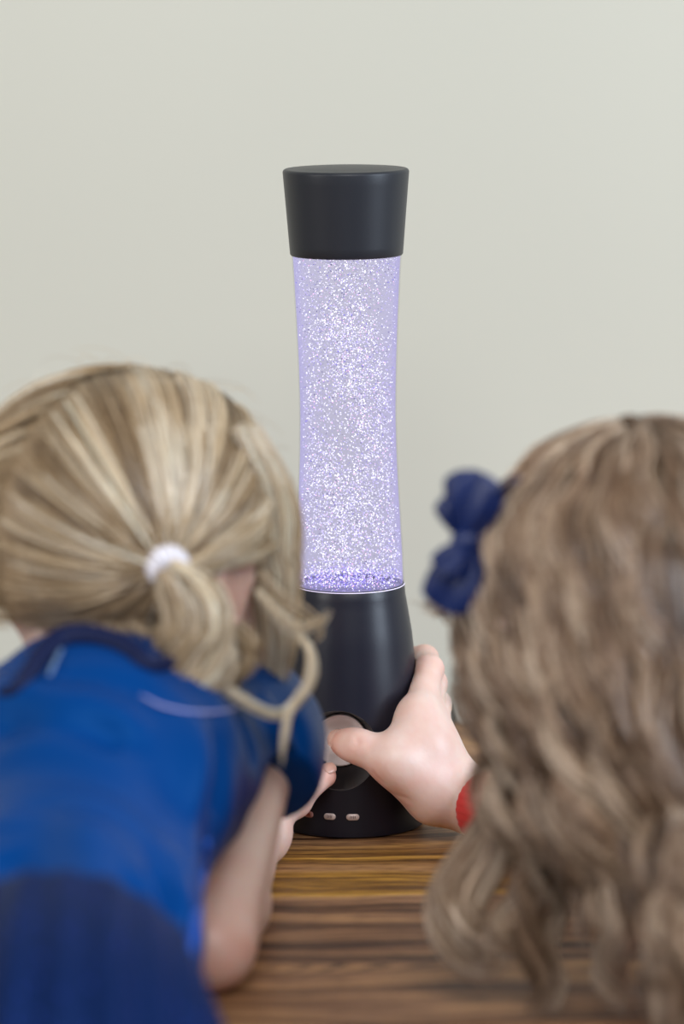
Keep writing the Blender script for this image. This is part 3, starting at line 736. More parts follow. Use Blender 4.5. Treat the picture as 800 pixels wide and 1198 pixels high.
# (centre, axis, rx, rz, pleat)
down = np.array([0, 0, -1.0])
def st(c, ax, rx, ry, pl): stations.append((np.array(c, float), ax / np.linalg.norm(ax), rx, ry, pl))
st(wa1 + ax0 * .056, ax0, .054, .050, .0)
st(wa1 + ax0 * .061, ax0, .0635, .0615, .0006)
st(wa1 + ax0 * .065, ax0, .0675, .0665, .0014)
st(wa1 + ax0 * .076, ax0 + down * .10, .070, .071, .0022)
st(hip1, ax0 + down * .35, .074, .076, .003)
st(hip1 + ax0 * .030 + down * .010, ax0 + down * .9, .080, .082, .004)
st(hip1 + ax0 * .045 + down * .035, ax0 + down * 2.5, .089, .088, .005)
st(hip1 + ax0 * .045 + down * .080, down, .100, .094, .007)
st(hip1 + ax0 * .045 + down * .160, down, .118, .106, .010)
st(hip1 + ax0 * .045 + down * .270, down, .138, .120, .014)
for (c, ax, rx, ry, pl) in stations:
    e1 = np.array([1.0, 0, 0]); e1 -= ax * e1.dot(ax); e1 /= np.linalg.norm(e1); e2 = np.cross(ax, e1)
    for i in range(nseg):
        a = 2 * math.pi * i / nseg; pf = pl * (math.sin(a * 23 + .8 * math.sin(3 * a)) * .6 + .4 * math.sin(a * 11 + 1))
        sk_v.append(c + (rx + pf) * math.cos(a) * e1 + (ry + pf) * math.sin(a) * e2)
for j in range(len(stations) - 1):
    for i in range(nseg): k = (i + 1) % nseg; sk_f.append([j * nseg + i, j * nseg + k, (j + 1) * nseg + k, (j + 1) * nseg + i])
skirt = sub('skirt', np.array(sk_v), np.array(sk_f), M['tulle'], dress)
sm = skirt.modifiers.new('solid', 'SOLIDIFY'); sm.thickness = .002; sm.offset = -1
ss = skirt.modifiers.new('sub', 'SUBSURF'); ss.levels = 1; ss.render_levels = 1
skv = np.array(sk_v).reshape(-1, 3)

# ---- hair of the left girl
s = HS1; ER = np.array([.078, .094, .086]) * s; EC = HC1 + HR1 @ (np.array([0, -.010, .008]) * s)
def head_surf(dirs, g=0.0, EC=EC, ER=ER, R=HR1):
    d = dirs / np.linalg.norm(dirs, axis=-1)[..., None]; t_ = 1 / np.linalg.norm(d / (ER + g), axis=-1)[..., None]
    return EC + (d * t_) @ R.T
def to_dir(p, EC=EC, R=HR1): q = R.T @ (p - EC); return q / np.linalg.norm(q)
def surf_hit(px, py, EC, ER, R, g=0.0):
    o = at(px, py, -1.2); e_ = at(px, py, 0.3); u = np.linspace(0, 1, 3000)[:, None]; X = o + (e_ - o) * u
    q = ((X - EC) @ R) / (ER + g); ins = np.linalg.norm(q, axis=1) < 1
    return X[np.argmax(ins)] if ins.any() else X[np.argmin(np.linalg.norm(q, axis=1))]
tieR = surf_hit(193, 664, EC, ER, HR1, .004); dR = to_dir(tieR); dL = dR * np.array([-1, 1, 1])
def slerp(a, b, t_):
    om = np.arccos(np.clip((a * b).sum(-1), -1, 1))[..., None]; so = np.sin(om) + 1e-6
    return (np.sin((1 - t_) * om) * a[..., None, :].squeeze(-2) + np.sin(t_ * om) * b) / so
Ps, Rs, Ts = [], [], []
BL = [(0.47, 0.335, 0.20), (0.72, 0.57, 0.385), (0.29, 0.19, 0.10), (0.86, 0.77, 0.63), (0.14, 0.09, 0.05)]
tone = np.random.default_rng(5).random((4, 400))
nroot = 9000; K = 18
d = rng.normal(size=(nroot * 3, 3)); d /= np.linalg.norm(d, axis=1)[:, None]
hairline = (d[:, 1] < 0.50 + 0.25 * d[:, 2]) & (d[:, 2] > -0.62) & ~((np.abs(d[:, 0]) > .55) & (d[:, 1] > -.42) & (d[:, 2] < 0.02))
d = d[hairline][:nroot]
# clump tone: low frequency bands across the scalp
for i in range(len(d)):
    tgt = dR if d[i, 0] > 0 + .02 * math.sin(d[i, 2] * 20) else dL
    a = d[i]; om = math.acos(max(-1, min(1, float(a @ tgt)))); so = math.sin(om) + 1e-6
    t_ = np.linspace(0, 1, K) ** 0.9; P = (np.sin((1 - t_) * om)[:, None] * a + np.sin(t_ * om)[:, None] * tgt) / so
    # sag towards the nape/round the side so strands bow slightly
    P[:, 2] -= 0.10 * np.sin(t_ * math.pi) * om * 0.35; P /= np.linalg.norm(P, axis=1)[:, None]
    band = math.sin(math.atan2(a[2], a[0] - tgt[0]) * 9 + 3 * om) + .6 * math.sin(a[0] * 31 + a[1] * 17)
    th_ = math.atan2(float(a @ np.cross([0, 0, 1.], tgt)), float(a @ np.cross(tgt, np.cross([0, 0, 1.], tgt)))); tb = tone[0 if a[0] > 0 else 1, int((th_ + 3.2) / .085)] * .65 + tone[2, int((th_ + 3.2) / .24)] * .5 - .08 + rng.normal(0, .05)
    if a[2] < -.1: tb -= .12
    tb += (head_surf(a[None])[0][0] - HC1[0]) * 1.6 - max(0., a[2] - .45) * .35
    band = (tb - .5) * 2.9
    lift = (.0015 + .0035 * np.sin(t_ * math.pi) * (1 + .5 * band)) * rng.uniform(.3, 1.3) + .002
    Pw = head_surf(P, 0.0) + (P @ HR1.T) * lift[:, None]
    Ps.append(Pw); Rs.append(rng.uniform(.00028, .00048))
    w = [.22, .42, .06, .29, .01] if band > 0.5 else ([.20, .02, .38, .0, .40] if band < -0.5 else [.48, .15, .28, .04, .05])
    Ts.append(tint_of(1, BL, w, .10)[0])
def add(L_, w, r=(.00025, .00045), cols=BL):
    for P in L_: Ps.append(P); Rs.append(rng.uniform(*r)); Ts.append(tint_of(1, cols, w, .1)[0])
PL = [.06, .30, .02, .62, .0]; LT = [.20, .36, .12, .28, .04]; MD = [.38, .28, .2, .1, .04]; DK = [.3, .12, .36, .02, .2]
tp = surf_hit(196, 668, EC, ER, HR1, .012); yT = tp[1]
# pigtail: three curling locks out of the tie
def G_(pl, y0, y1=None): 
    y1 = y0 if y1 is None else y1; n = len(pl); return [at(x, y, y0 + (y1 - y0) * i / (n - 1)) for i, (x, y) in enumerate(pl)]
add(lock(G_([(196, 664), (216, 682), (234, 712), (244, 752), (234, 790), (205, 808), (180, 794), (186, 772)], yT - .006, yT - .02), .006, .0125, 320, K=26, wave=.002), LT)
add(lock(G_([(194, 666), (206, 700), (216, 735), (214, 768), (198, 792), (178, 790), (184, 768)], yT - .008, yT - .03), .005, .0115, 260, K=26, wave=.002), MD)
add(lock(G_([(198, 664), (222, 676), (246, 706), (258, 750), (252, 790), (228, 812)], yT - .0, yT - .01), .004, .0095, 220, K=26, wave=.002), LT)
add(lock(G_([(192, 668), (190, 700), (196, 730), (192, 760), (200, 790)], yT - .004, yT - .012), .004, .0055, 80, K=22, wave=.002), DK)
# long stray curls reaching towards the lamp
add(lock(G_([(235, 800), (262, 806), (295, 826), (325, 836), (350, 818), (366, 790), (362, 757), (345, 735)], yT - .012, yT + .02), .0028, .0030, 46, K=34), PL)
add(lock(G_([(345, 742), (362, 764), (360, 800), (340, 830), (333, 860), (328, 900)], yT + .00, yT - .02), .0010, .0026, 36, K=28), PL)
add(lock(G_([(300, 690), (325, 720), (345, 735), (372, 730), (388, 712)], yT + .03, yT + .02), .002, .0034, 24, K=24), PL)
add(lock(G_([(305, 670), (330, 700), (352, 712), (375, 735), (362, 755)], yT + .03, yT + .025), .002, .0040, 14, K=24), MD)
# face-framing hair right of the ear
eR = EC + HR1 @ (np.array([.060, .055, .03]))
yF = -0.290
for (x0, x1, x2, n_, tn) in ((306, 318, 320, 120, PL), (312, 328, 322, 110, LT), (322, 337, 328, 100, PL), (304, 310, 308, 70, LT), (326, 342, 334, 40, MD)):
    add(lock(G_([(x0 - 30, 500), (x0, 560), (x1 - 3, 620), (x1, 690), (x2 + 2, 750), (x2 - 6, 805)], yF - .02, yF), .004, .0072, n_, K=26, wave=.0012, wl=.08), tn)
add(lock(G_([(275, 735), (290, 752), (285, 775), (262, 790), (270, 812), (300, 815)], yT + .01, yT + .015), .006, .0075, 110, K=26, wave=.002), MD)
0 and add(lock(G_([(262, 700), (270, 730), (290, 740), (305, 760), (298, 790)], yT + .015, yT + .015), .004, .006, 70, K=26, wave=.002), DK)
# hair combed over the top of the ear
for j in range(7):
    a0 = surf_hit(322 - j * 4, 560 + j * 12, EC, ER, HR1, .002); pr_l = [a0, surf_hit(300 - j * 2, 612 + j * 5, EC, ER, HR1, .009), surf_hit(262, 640 + j * 3, EC, ER, HR1, .010), surf_hit(228, 655 + j * 2, EC, ER, HR1, .008), surf_hit(200, 664, EC, ER, HR1, .006)]
    add(lock(pr_l, .004, .0045, 55, K=18), MD)
# pale highlight swath from crown to tie
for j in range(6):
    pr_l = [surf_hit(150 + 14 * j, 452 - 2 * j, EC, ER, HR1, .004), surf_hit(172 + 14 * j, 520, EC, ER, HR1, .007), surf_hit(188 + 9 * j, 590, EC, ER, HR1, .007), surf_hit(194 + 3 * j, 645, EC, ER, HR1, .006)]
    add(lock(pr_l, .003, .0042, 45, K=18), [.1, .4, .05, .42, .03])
# far pigtail at the left edge
tl = head_surf((dL)[None], .008)[0]
add(lock([tl, tl + [-.012, -.012, -.02], tl + [-.008, -.02, -.05], tl + [-.004, -.018, -.075], tl + [-.016, -.014, -.095]], .006, .014, 260, K=24, wave=.003), LT)
# flyaways
for i in range(260):
    dd_ = rng.normal(size=3); dd_[2] = abs(dd_[2]) * 1.2; dd_ /= np.linalg.norm(dd_)
    if dd_[1] > .6: continue
    p0 = head_surf(dd_[None], .002)[0]; t2 = np.cross(dd_, rng.normal(size=3)); t2 /= np.linalg.norm(t2); t2[2] = -abs(t2[2])
    out_ = HR1 @ dd_; tw = HR1 @ t2; ln = rng.uniform(.015, .045)
    u = np.linspace(0, 1, 12)[:, None]; P = p0 + tw * u * ln + out_ * np.sin(u * math.pi * rng.uniform(.5, 1)) * rng.uniform(.003, .011)
    Ps.append(P); Rs.append(.00016); Ts.append(tint_of(1, BL, MD)[0])
# nape hairs
for i in range(500):
    x0 = rng.uniform(95, 190); p0 = surf_hit(x0, rng.uniform(715, 745), EC, ER, HR1, .002); e_ = p0 + np.array([rng.normal(0.012, .01), rng.uniform(-.004, .01), -rng.uniform(.012, .028)])
    Ps.append(catmull([p0, (p0 + e_) / 2 + [0, -.004, 0], e_], 10)); Rs.append(.0003); Ts.append(tint_of(1, BL, DK)[0])
# underlying hair cap
def hair_cap(EC, ER, R, g, cond, col, nu=96, nv=64):
    vs, idx = [], -np.ones((nv + 1, nu), int); ds = []
    for j in range(nv + 1):
        for i in range(nu):
            a, b = 2 * math.pi * i / nu, math.pi * j / nv; dr = np.array([math.cos(a) * math.sin(b), math.sin(a) * math.sin(b), math.cos(b)])
            idx[j, i] = len(vs); vs.append(head_surf(dr[None], g, EC, ER, R)[0]); ds.append(dr)
    fs = []
    for j in range(nv):
        for i in range(nu):
            k = (i + 1) % nu; q = [idx[j, i], idx[j + 1, i], idx[j + 1, k], idx[j, k]]
            if all(cond(ds[v]) for v in q): fs.append(q)
    c = np.ones((len(vs), 4)); c[:, :3] = col; return np.array(vs), np.array(fs), c
cond1 = lambda q: (q[1] < 0.46 + 0.25 * q[2]) and (q[2] > -0.60) and not (abs(q[0]) > .55 and q[1] > -.40 and q[2] < 0.0)
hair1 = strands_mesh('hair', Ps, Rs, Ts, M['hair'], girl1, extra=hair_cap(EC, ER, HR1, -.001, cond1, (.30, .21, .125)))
# hair ties: soft ruched rings
def scrunchie(c, ax, r0, r1, par, seg=120, tsg=24):
    ax = ax / np.linalg.norm(ax); e1 = np.cross(ax, [0.2, 0.1, 1]); e1 /= np.linalg.norm(e1); e2 = np.cross(ax, e1); V_ = []
    for i in range(seg):
        a = 2 * math.pi * i / seg; o = math.cos(a) * e1 + math.sin(a) * e2; rm = r1 * (1 + .10 * math.sin(a * 17) + .05 * math.sin(a * 7))
        for j in range(tsg): b = 2 * math.pi * j / tsg; V_.append(c + o * (r0 + rm * math.cos(b)) + ax * rm * math.sin(b) * 1.15)
    F_ = [[i * tsg + j, ((i + 1) % seg) * tsg + j, ((i + 1) % seg) * tsg + (j + 1) % tsg, i * tsg + (j + 1) % tsg] for i in range(seg) for j in range(tsg)]
    return mesh_obj('hair_tie', V_, F_, M['tie'], par)
axR = HR1 @ dR * .72 + np.array([.12, -.1, -.28])
scrunchie(surf_hit(195, 662, EC, ER, HR1, .008), axR, .0052, .0058, girl1)
scrunchie(tl, HR1 @ dL, .0055, .0058, girl1)

# ================================================================== RIGHT GIRL
girl2 = thing('person', 'child with long loose wavy hair, navy bow and red sleeves, right of the lamp', 'person', tuple(at(980, 1200, -0.62)[:2]) + (0,))
HC2 = at(750, 735, -0.385); HR2 = rotm(-22, 14, 0); HS2 = 1.0
nb2 = at(840, 895, -0.41); ch2 = at(930, 1010, -0.45); wa2 = at(1000, 1120, -0.54); hip2 = at(1050, 1230, -0.64)
sR2 = at(1010, 950, -0.40); eR2 = at(838, 1030, -0.235); w2 = at(556, 940, -0.050)
eR2[2] = T + .0245
sL2 = at(840, 960, -0.36); eL2 = at(905, 1130, -0.485); wL2 = eL2 + [.05, -.05, -.11]
body2 = [cap(HC2 + HR2 @ np.array([0, -.012, -.045]), nb2, .030, .034, .012), ell(ch2, [.07, .065, .06], None, .02), cap(nb2, ch2, .042, .055, .03), cap(ch2, wa2, .056, .052, .03), cap(wa2, hip2, .052, .055, .03),
         cap(nb2 + [0, 0, -.012], sR2, .028, .027, .02), cap(nb2 + [0, 0, -.012], sL2, .028, .027, .02), cap(sR2, eR2, .027, .0205, .012), cap(sL2, eL2, .026, .021, .012), cap(eL2, wL2, .021, .016, .01)]
fm = eR2 + (w2 - eR2) * .4
body2 += [cap(eR2, fm, .0215, .0215, .012), cap(fm, w2, .0215, .0178, .010)]
for s_ in (-1, 1):
    kn = hip2 + [s_ * .055, .03, 0]; kn[2] = .29; an = kn + [0, -.03, 0]; an[2] = .05
    body2 += [cap(hip2 + [s_ * .035, 0, -.03], kn, .042, .035, .02), cap(kn, an, .035, .021, .012), cap(an, an + [0, .06, -.02], .018, .014, .01)]
    shoe(girl2, np.array(an))
body2 += head_prims(HC2, HR2, HS2)
# --- right hand gripping the lamp base
w2h = at(535, 928, -0.041)
MC = [at(491, 832, -0.0365), at(500, 838, -0.024), at(509, 856, -0.007), at(514, 877, 0.007)]
PI_ = [at(502, 783, -0.004), at(506, 800, 0.012), at(512, 824, 0.023), at(515, 850, 0.029)]
DI_ = [at(497, 770, 0.022), at(496, 786, 0.034), at(502, 808, 0.040), at(506, 836, 0.042)]
TI_ = [at(478, 769, 0.035), at(472, 786, 0.0445), at(480, 806, 0.050), at(488, 833, 0.050)]
fr = [.0082, .0084, .0080, .0070]
hand = []
for q in range(4):
    hand += [cap(w2h + [0, .002 * q, 0], MC[q], .0136, .0106 - .0005 * q, .009)]
    hand += chain([MC[q], PI_[q], DI_[q], TI_[q]], [fr[q] + .0018, fr[q], fr[q] * .92, fr[q] * .80], .0045)
# back of the hand fill and thenar
hand += [cap(at(498, 876, -0.042), at(506, 906, -0.042), .0150, .0150, .012), cap(w2h, w2, .0166, .0178, .008), cap(at(497, 850, -.029), at(508, 896, -.029), .0122, .0130, .010)]
tc2 = at(508, 930, -0.050); tm2 = at(458, 892, -0.0575); ti2 = at(420, 873.5, -0.0505); tt2 = at(400.5, 868.5, -0.0400)
hand += chain([w2h + [-.002, -.005, 0], tc2, tm2], [.0148, .0156, .0118], .010) + chain([tm2, ti2, tt2], [.0112, .0092, .0074], .007)
hand += [ell(ti2 + (tt2 - ti2) * .55, [.0090, .0078, .0080], None, .006)]
hand += [cap(at(466, 878, -.052), at(484, 848, -.042), .0092, .0102, .014), cap(at(478, 895, -.052), at(498, 880, -.046), .0118, .0120, .016)]
body2 += hand
# thumb creases
tcut = []
def skin_hit(prims, x, y):
    o = at(x, y, -0.12); e_ = at(x, y, 0.0); u = np.linspace(0, 1, 600)[:, None]; X = o + (e_ - o) * u; d = sdf(prims, X); i = np.argmax(d < 0)
    return X[i] if d[i] < 0 else X[np.argmin(d)]
for line in (((436, 903), (440, 909), (445, 914)), ((415, 861), (417, 867), (417, 873)), ((419, 861), (420, 868)), ((462, 930), (470, 932), (478, 936))):
    q_ = [skin_hit(hand, *p) for p in line]
    for a_, b_ in zip(q_[:-1], q_[1:]): tcut.append(cap(a_, b_, .0007, .0007, .0014))
pts, qd = sdf_mesh(body2, 0.0016, head_cuts(HC2, HR2, HS2) + tcut); pts = settle(smooth_verts(pts, qd, 2))
# finger spacing grooves and knuckle dimples on the back of the hand are in the chain radii; redden pressure points
bl = blush_at(pts, [(tt2, .011, 1.0), (ti2 + [0, -.006, .002], .008, .6), (at(420, 890, -.052), .009, .6), (at(440, 906, -.060), .010, .45), (at(462, 926, -.058), .012, .40), (PI_[0], .008, .40), (DI_[0], .009, .75), (MC[1], .008, .3), (PI_[1], .009, .45), (MC[2], .007, .3), (at(490, 790, -.012), .006, .45),
                    (at(450, 915, -.058), .006, .5)])
b2 = mesh_obj('body', pts, qd, M['skin'], girl2, attrs={'blush': ('FLOAT', bl)})
face_parts(HC2, HR2, HS2, b2, girl2)
td = tt2 - ti2; td /= np.linalg.norm(td)
nail(tt2 + td * .001, td, np.array([-.35, -.55, .45]), .0079, girl2)
# red top
top = puff([ell(ch2, [.07, .065, .06], None, .02), cap(nb2 + (ch2 - nb2) * .2, ch2, .038, .055, .03), cap(ch2, wa2, .056, .052, .03), cap(wa2, hip2, .056, .06, .03), cap(nb2 + [0, 0, -.014], sR2, .028, .027, .02), cap(nb2 + [0, 0, -.014], sL2, .028, .027, .02)], .005, .02)
ud = (w2 - eR2) / np.linalg.norm(w2 - eR2); cuff = at(566, 940, -.052)
top += [cap(sR2, eR2, .034, .0265, .015), cap(eR2, fm, .0265, .0255, .012), cap(fm, cuff, .0255, .0236, .01), cap(sL2, eL2, .033, .026, .015), cap(eL2, wL2 - (wL2 - eL2) * .1, .026, .021, .01)]
top = [p if p[0] == 'e' else p for p in top]
pts, qd = sdf_mesh(top, .0022)
hp = w2 - ud * .0115; dd = (pts - (hp - ud * .020)) @ ud; dS, _ = seg_dist(pts, w2, fm); mk = (dd > 0) & (dS < .05); pts[mk] -= ud * dd[mk][:, None]
pts[:, 2] = np.where((pts[:, 1] > TY0) & (pts[:, 2] < T + .001), T + .001, pts[:, 2])
pts = smooth_verts(pts, qd, 2); nr = normals(pts, qd); dS, _ = seg_dist(pts, eR2, cuff); pts = pts + nr * (.0011 * np.exp(-(dS / .045) ** 4) * np.sin(pts @ ud * 320 + np.sin(pts[:, 2] * 160)))[:, None]
pts = settle(pts, False)
mesh_obj('red_top', pts, qd, M['red'], girl2)
# ribbed cuff
vs, fs = [], []
e1 = np.cross(ud, [0, 0, 1.]); e1 /= np.linalg.norm(e1); e2 = np.cross(ud, e1); cc = hp
def skin_r(c, a):
    dr_ = math.cos(a) * e1 + math.sin(a) * e2; rr2 = np.linspace(.012, .04, 80); dv = sdf(body2, c + rr2[:, None] * dr_); i = np.argmax(dv > .0008); return min(rr2[i], .0228)
cu_n = 90
for (o, g_, rmin) in ((-.034, .0020, .0262), (-.026, .0024, .0256), (-.018, .0024, .0), (-.010, .0024, .0), (-.002, .0024, .0), (.0004, .0020, 0), (.0010, .0012, 0), (.0004, .0003, 0), (-.010, -.0006, 0)):
    c_ = w2 + ud * ((hp - w2) @ ud + o); rad_ = np.array([max(skin_r(c_, 2 * math.pi * i / cu_n) + g_, rmin) for i in range(cu_n)])
    for _ in range(4): rad_ = (np.roll(rad_, 1) + rad_ * 2 + np.roll(rad_, -1)) / 4
    for i in range(cu_n): a = 2 * math.pi * i / cu_n; vs.append(c_ + (rad_[i] + .0003 * math.sin(a * 30)) * (math.cos(a) * e1 + math.sin(a) * e2))
for j in range(8):
    for i in range(90): k = (i + 1) % 90; fs.append([j * 90 + i, j * 90 + k, (j + 1) * 90 + k, (j + 1) * 90 + i])
vs = settle(np.array(vs), False)
mesh_obj('cuff', vs, fs, M['red'], girl2)
# skirt of the right child, below the table line
v_, f_ = [], []; ax2 = (hip2 - wa2) / np.linalg.norm(hip2 - wa2); dn = np.array([0, 0, -1.0])
st2 = [(wa2 + ax2 * .052, ax2, .058, .058, 0), (wa2 + ax2 * .055, ax2, .066, .066, .0005), (wa2 + ax2 * .075, ax2 + dn * .1, .074, .074, .001), (hip2, ax2 + dn * .35, .086, .086, .002), (hip2 + ax2 * .03 + dn * .01, ax2 + dn * .9, .092, .092, .003),
       (hip2 + ax2 * .045 + dn * .035, ax2 + dn * 2.5, .100, .098, .005), (hip2 + ax2 * .045 + dn * .08, dn, .108, .102, .007), (hip2 + ax2 * .045 + dn * .16, dn, .125, .112, .009), (hip2 + ax2 * .045 + dn * .27, dn, .145, .125, .012)]
for (c, ax, rx, ry, pl) in st2:
    ax = ax / np.linalg.norm(ax); q1 = np.array([1., 0, 0]); q1 -= ax * q1.dot(ax); q1 /= np.linalg.norm(q1); q2 = np.cross(ax, q1)
    for i in range(120): a = 2 * math.pi * i / 120; pf = pl * math.sin(a * 16); v_.append(c + (rx + pf) * math.cos(a) * q1 + (ry + pf) * math.sin(a) * q2)
for j in range(len(st2) - 1):
    for i in range(120): k = (i + 1) % 120; f_.append([j * 120 + i, (j + 1) * 120 + i, (j + 1) * 120 + k, j * 120 + k])
so = mesh_obj('skirt', np.array(v_), np.array(f_), M['collar'], girl2); so.modifiers.new('s', 'SOLIDIFY').thickness = .002

# ---- long wavy hair
EC2 = HC2 + HR2 @ (np.array([0, -.010, .008]) * HS2); ER2 = np.array([.079, .093, .087]) * HS2
Ps, Rs, Ts = [], [], []
BR = [(0.35, 0.225, 0.145), (0.54, 0.385, 0.265), (0.20, 0.117, 0.068), (0.80, 0.64, 0.49), (0.080, 0.044, 0.025)]
def push(p, g=.006):
    q = HR2.T @ (p - EC2); k_ = np.linalg.norm(q / (ER2 + g))
    if k_ < 1: p = EC2 + HR2 @ (q / k_)
    return p
obst = top
def guide2(root_dir, length, seed, drift=(0, 0), amp=.008, wl=.055, zs=0.0):
    r_ = np.random.default_rng(seed); p = head_surf(root_dir[None], .003, EC2, ER2, HR2)[0]; out = [p.copy()]; step = .006
    nrm = HR2 @ root_dir; h = nrm.copy(); h[2] = 0; h /= np.linalg.norm(h) + 1e-6
    v = h * .35 + np.array([0, 0, -.9]) + HR2 @ np.array([0, -.25, 0]); v = v / np.linalg.norm(v); n = int(length / step)
    for i in range(n):
        g_ = np.array([drift[0], drift[1], -1.0]); v = v * .80 + g_ * .20; v /= np.linalg.norm(v)
        p = push(p + v * step, .005 + .010 * r_.random() * 0)
        if i % 3 == 0:
            for _ in range(2):
                dd = float(sdf(obst, p[None])[0])
                if dd < .008:
                    ee = 1e-3; gr = np.array([float(sdf(obst, (p + e_)[None])[0]) - dd for e_ in np.eye(3) * ee]) / ee
                    p = p + gr / (np.linalg.norm(gr) + 1e-6) * (.008 - dd)
        if (p[1] > TY0 - .01 and p[2] < T + .006) or p[2] < zs: break
        out.append(p.copy())
    out = np.array(out); u = np.linspace(0, 1, len(out)); s_ = np.arange(len(out)) * step; az = math.atan2(nrm[0], -nrm[1]); ph = az * 4 + root_dir[2] * 2 + r_.normal(0, .7); a_ = amp * np.clip((u - .10) / .6, 0, 1) ** 0.9
    w_ = wl * r_.uniform(.9, 1.12)
    out[:, 0] += a_ * np.cos(2 * math.pi * s_ / w_ + ph); out[:, 1] += a_ * np.sin(2 * math.pi * s_ / w_ + ph)
    return out
ng = 0
for i in range(560):
    dr = rng.normal(size=3); dr /= np.linalg.norm(dr)
    if i > 460: dr = np.array([rng.normal(0, .3), rng.normal(-.05, .3), 1.0]); dr /= np.linalg.norm(dr)
    if dr[2] < -.35 or dr[1] > .55 + .2 * dr[2]: continue
    if dr[1] > .1 and dr[2] < .15: continue
    side = (HR2 @ dr)[0]; ln = .42 if side > .05 else .34; zs_ = T + (rng.uniform(-.03, .04) if side > .05 else rng.uniform(.035, .105))
    g_ = guide2(dr, ln, i, (-0.40 * side if side < 0 else 0, 0.0), amp=rng.uniform(.004, .008) if side < -.6 else rng.uniform(.006, .012), wl=.07, zs=zs_)
    if len(g_) < 8: continue
    # fewer long hairs at the far left so that the table shows between the locks
    w_ = np.array([[.46, .14, .30, .02, .08], [.18, .46, .06, .28, .02], [.16, .02, .40, .0, .42]][rng.choice(3, p=[.40, .28, .32])])
    n_ = 40
    for P in lock(g_[::2] if len(g_) > 16 else g_, .005, rng.uniform(.004, .0085), n_, K=30, jit=.5):
        Ps.append(P); Rs.append(rng.uniform(.00028, .0005)); Ts.append(tint_of(1, BR, w_, .1)[0])
    ng += 1
def add2(pl, y0, y1, r0, r1, n, w, K=32, **kw):
    for P in lock(G_(pl, y0, y1), r0, r1, n, K=K, **kw): Ps.append(P); Rs.append(rng.uniform(.00028, .0005)); Ts.append(tint_of(1, BR, w, .1)[0])
w1, wd, wl_ = [.32, .38, .10, .18, .02], [.26, .05, .36, .01, .32], [.15, .40, .05, .38, .02]
yh = -.40
add2([(592, 640), (585, 720), (585, 800), (605, 880), (590, 950), (555, 1005), (524, 1050), (530, 1100), (560, 1128), (592, 1122)], yh + .03, yh, .006, .014, 260, w1, spread_end=2)
add2([(600, 640), (596, 760), (610, 860), (605, 940), (572, 1010), (545, 1060), (548, 1095), (572, 1110)], yh + .02, yh, .006, .012, 220, wl_, spread_end=2)
add2([(612, 660), (610, 780), (622, 880), (610, 960), (625, 1010), (612, 1060), (585, 1090), (590, 1130)], yh, yh - .01, .006, .013, 240, w1, spread_end=2)
add2([(635, 700), (640, 820), (630, 900), (645, 960), (640, 1010), (615, 1040), (618, 1100), (640, 1150), (625, 1198)], yh, yh - .015, .006, .011, 200, wd, spread_end=2)
add2([(700, 760), (690, 860), (712, 950), (700, 1020), (722, 1080), (712, 1140), (740, 1180)], yh - .02, yh - .03, .006, .012, 200, wl_, spread_end=2)
add2([(645, 1000), (655, 1060), (640, 1110), (652, 1150), (640, 1190)], yh, yh - .015, .004, .006, 60, wl_, spread_end=2)
add2([(592, 620), (577, 690), (566, 760), (572, 830), (588, 900), (575, 960)], yh + .04, yh + .02, .005, .008, 120, wl_)
# wisps in front of the cheek
for i in range(26):
    x0 = rng.uniform(540, 575); add2([(x0 + 25, 660), (x0 - 5, 690), (x0 - 25 + rng.normal(0, 8), 712 + rng.normal(0, 8)), (x0 - 40 + rng.normal(0, 10), 700 + rng.normal(0, 22))], yh + .09, yh + .10, .002, .003, 4, wl_, K=14)
cond2 = lambda q: (q[1] < 0.50 + 0.2 * q[2]) and (q[2] > -0.75)
for P in Ps:
    m_ = (P[:, 1] > TY0 - .004) & (P[:, 2] < T + .0012); P[m_, 2] = T + .0012
hair2 = strands_mesh('hair', Ps, Rs, Ts, M['hair'], girl2, extra=hair_cap(EC2, ER2, HR2, .001, cond2, (.20, .14, .09)))

# ---- bow
def bow_loop(c, d_, n_, ln, wd_, th_):
    """a soft puffed ribbon loop from c along d_, facing n_"""
    d_ = d_ / np.linalg.norm(d_); n_ = n_ - d_ * n_.dot(d_); n_ /= np.linalg.norm(n_); sdv = np.cross(d_, n_); V_, F_ = [], []; nu, nv = 22, 36
    for j in range(nu + 1):
        u = j / nu; w = wd_ * (0.28 + .72 * math.sin(min(1, u * 1.35) * math.pi / 2)) * (1 if u < .72 else math.cos((u - .72) / .28 * math.pi / 2) ** .55 + .02)
        t_ = th_ * math.sin(math.pi * (u * .9 + .05))
        for i in range(nv):
            a = 2 * math.pi * i / nv; fold = 1 + .16 * math.cos(3 * a + 1) * (1 - u * .6)
            V_.append(c + d_ * ln * u + sdv * w * math.cos(a) * .5 * fold + n_ * t_ * math.sin(a) * fold * (1 + .45 * math.cos(5 * a + u * 3)))
    for j in range(nu):
        for i in range(nv): k = (i + 1) % nv; F_.append([j * nv + i, (j + 1) * nv + i, (j + 1) * nv + k, j * nv + k])
    F_.append(list(range(nv))); F_.append([nu * nv + i for i in range(nv)][::-1])
    return V_, F_
yb = -.415
bc = at(546, 633, yb)
bow = mesh_obj('hair_bow', *merge([uv_ell(bc, np.array([.008, .007, .007]), np.eye(3))]), M['bow'], girl2)
nB = np.array([-.35, -1, .25])
def loop_to(x, y, w, th_, off=0.0, nb_=nB):
    e_ = at(x, y, yb - .004 + off); sub('loop', *bow_loop(bc + [0, off, 0], e_ - bc, nb_, np.linalg.norm(e_ - bc), w, th_), M['bow'], bow)
loop_to(555, 549, .031, .0055); loop_to(531, 720, .035, .006)
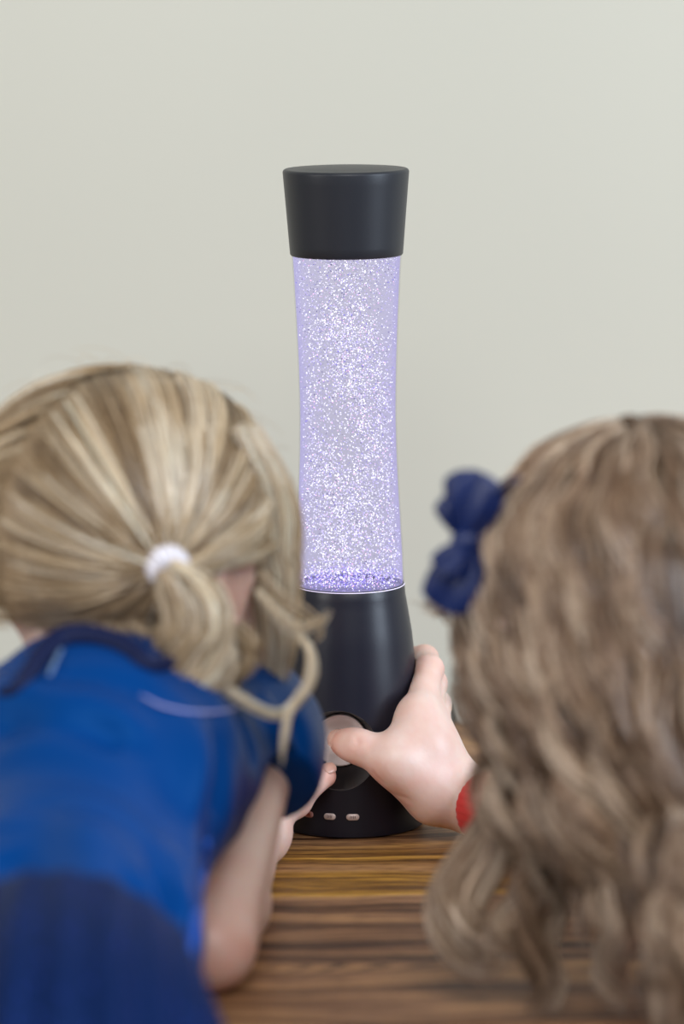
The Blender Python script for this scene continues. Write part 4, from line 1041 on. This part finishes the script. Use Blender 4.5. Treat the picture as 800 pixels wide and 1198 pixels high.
loop_to(526, 578, .021, .005, .004); loop_to(564, 702, .024, .005, .006)
loop_to(518, 672, .020, .005, -.003)
loop_to(568, 585, .015, .005, .010, np.array([.2, -1, .2]))
# slim dark clip going back into the hair
sub('hair_clip', *tube([bc + [0.004, .006, .0], at(575, 590, yb), at(590, 572, yb - .01), at(604, 560, yb - .02)], .0022, 8, 20), M['collar'], bow)

# ------------------------------------------------------------------ light
W = bpy.data.worlds.new('world'); S.world = W; W.use_nodes = True
W.node_tree.nodes['Background'].inputs[0].default_value = (0.96, 0.98, 1.0, 1); W.node_tree.nodes['Background'].inputs[1].default_value = 0.40
def area(name, loc, tgt, sx, sy, e, col):
    l = bpy.data.lights.new(name, 'AREA'); l.shape = 'RECTANGLE'; l.size = sx; l.size_y = sy; l.energy = e; l.color = col
    o = bpy.data.objects.new(name, l); COL.objects.link(o); o.location = loc
    o.rotation_euler = (Vector(tgt) - Vector(loc)).to_track_quat('-Z', 'Y').to_euler(); return o
area('window_light_right', (2.1, -1.15, 1.5), (0, -.1, .75), 0.9, 1.5, 60, (0.74, 0.86, 1.0))
area('window_light_left', (-2.2, -1.6, 1.7), (0, -.2, .8), 1.0, 1.4, 24, (1.0, 0.98, 0.94))
area('added_top_light', (0.2, -3.0, 2.9), (0, 0, .7), 2.0, 1.4, 78, (1.0, 0.99, 0.97))  # unseen soft light added high behind the camera, brightens wall and table
led = bpy.data.lights.new('lamp_led', 'AREA'); led.shape = 'DISK'; led.size = .045; led.energy = .010; led.color = (.62, .55, 1.0)
lo = bpy.data.objects.new('lamp_led', led); COL.objects.link(lo); lo.parent = lamp; lo.location = (0, 0, pz[0] + .0012 - T); lo.rotation_euler = (math.pi, 0, 0)

S.view_settings.view_transform = 'Standard'; S.view_settings.look = 'None'; S.view_settings.gamma = 1; S.view_settings.use_curve_mapping = False
S.view_settings.exposure = -0.12
S.cycles.use_denoising = True
S.cycles.max_bounces = 8; S.cycles.transparent_max_bounces = 32; S.cycles.caustics_reflective = False; S.cycles.caustics_refractive = False
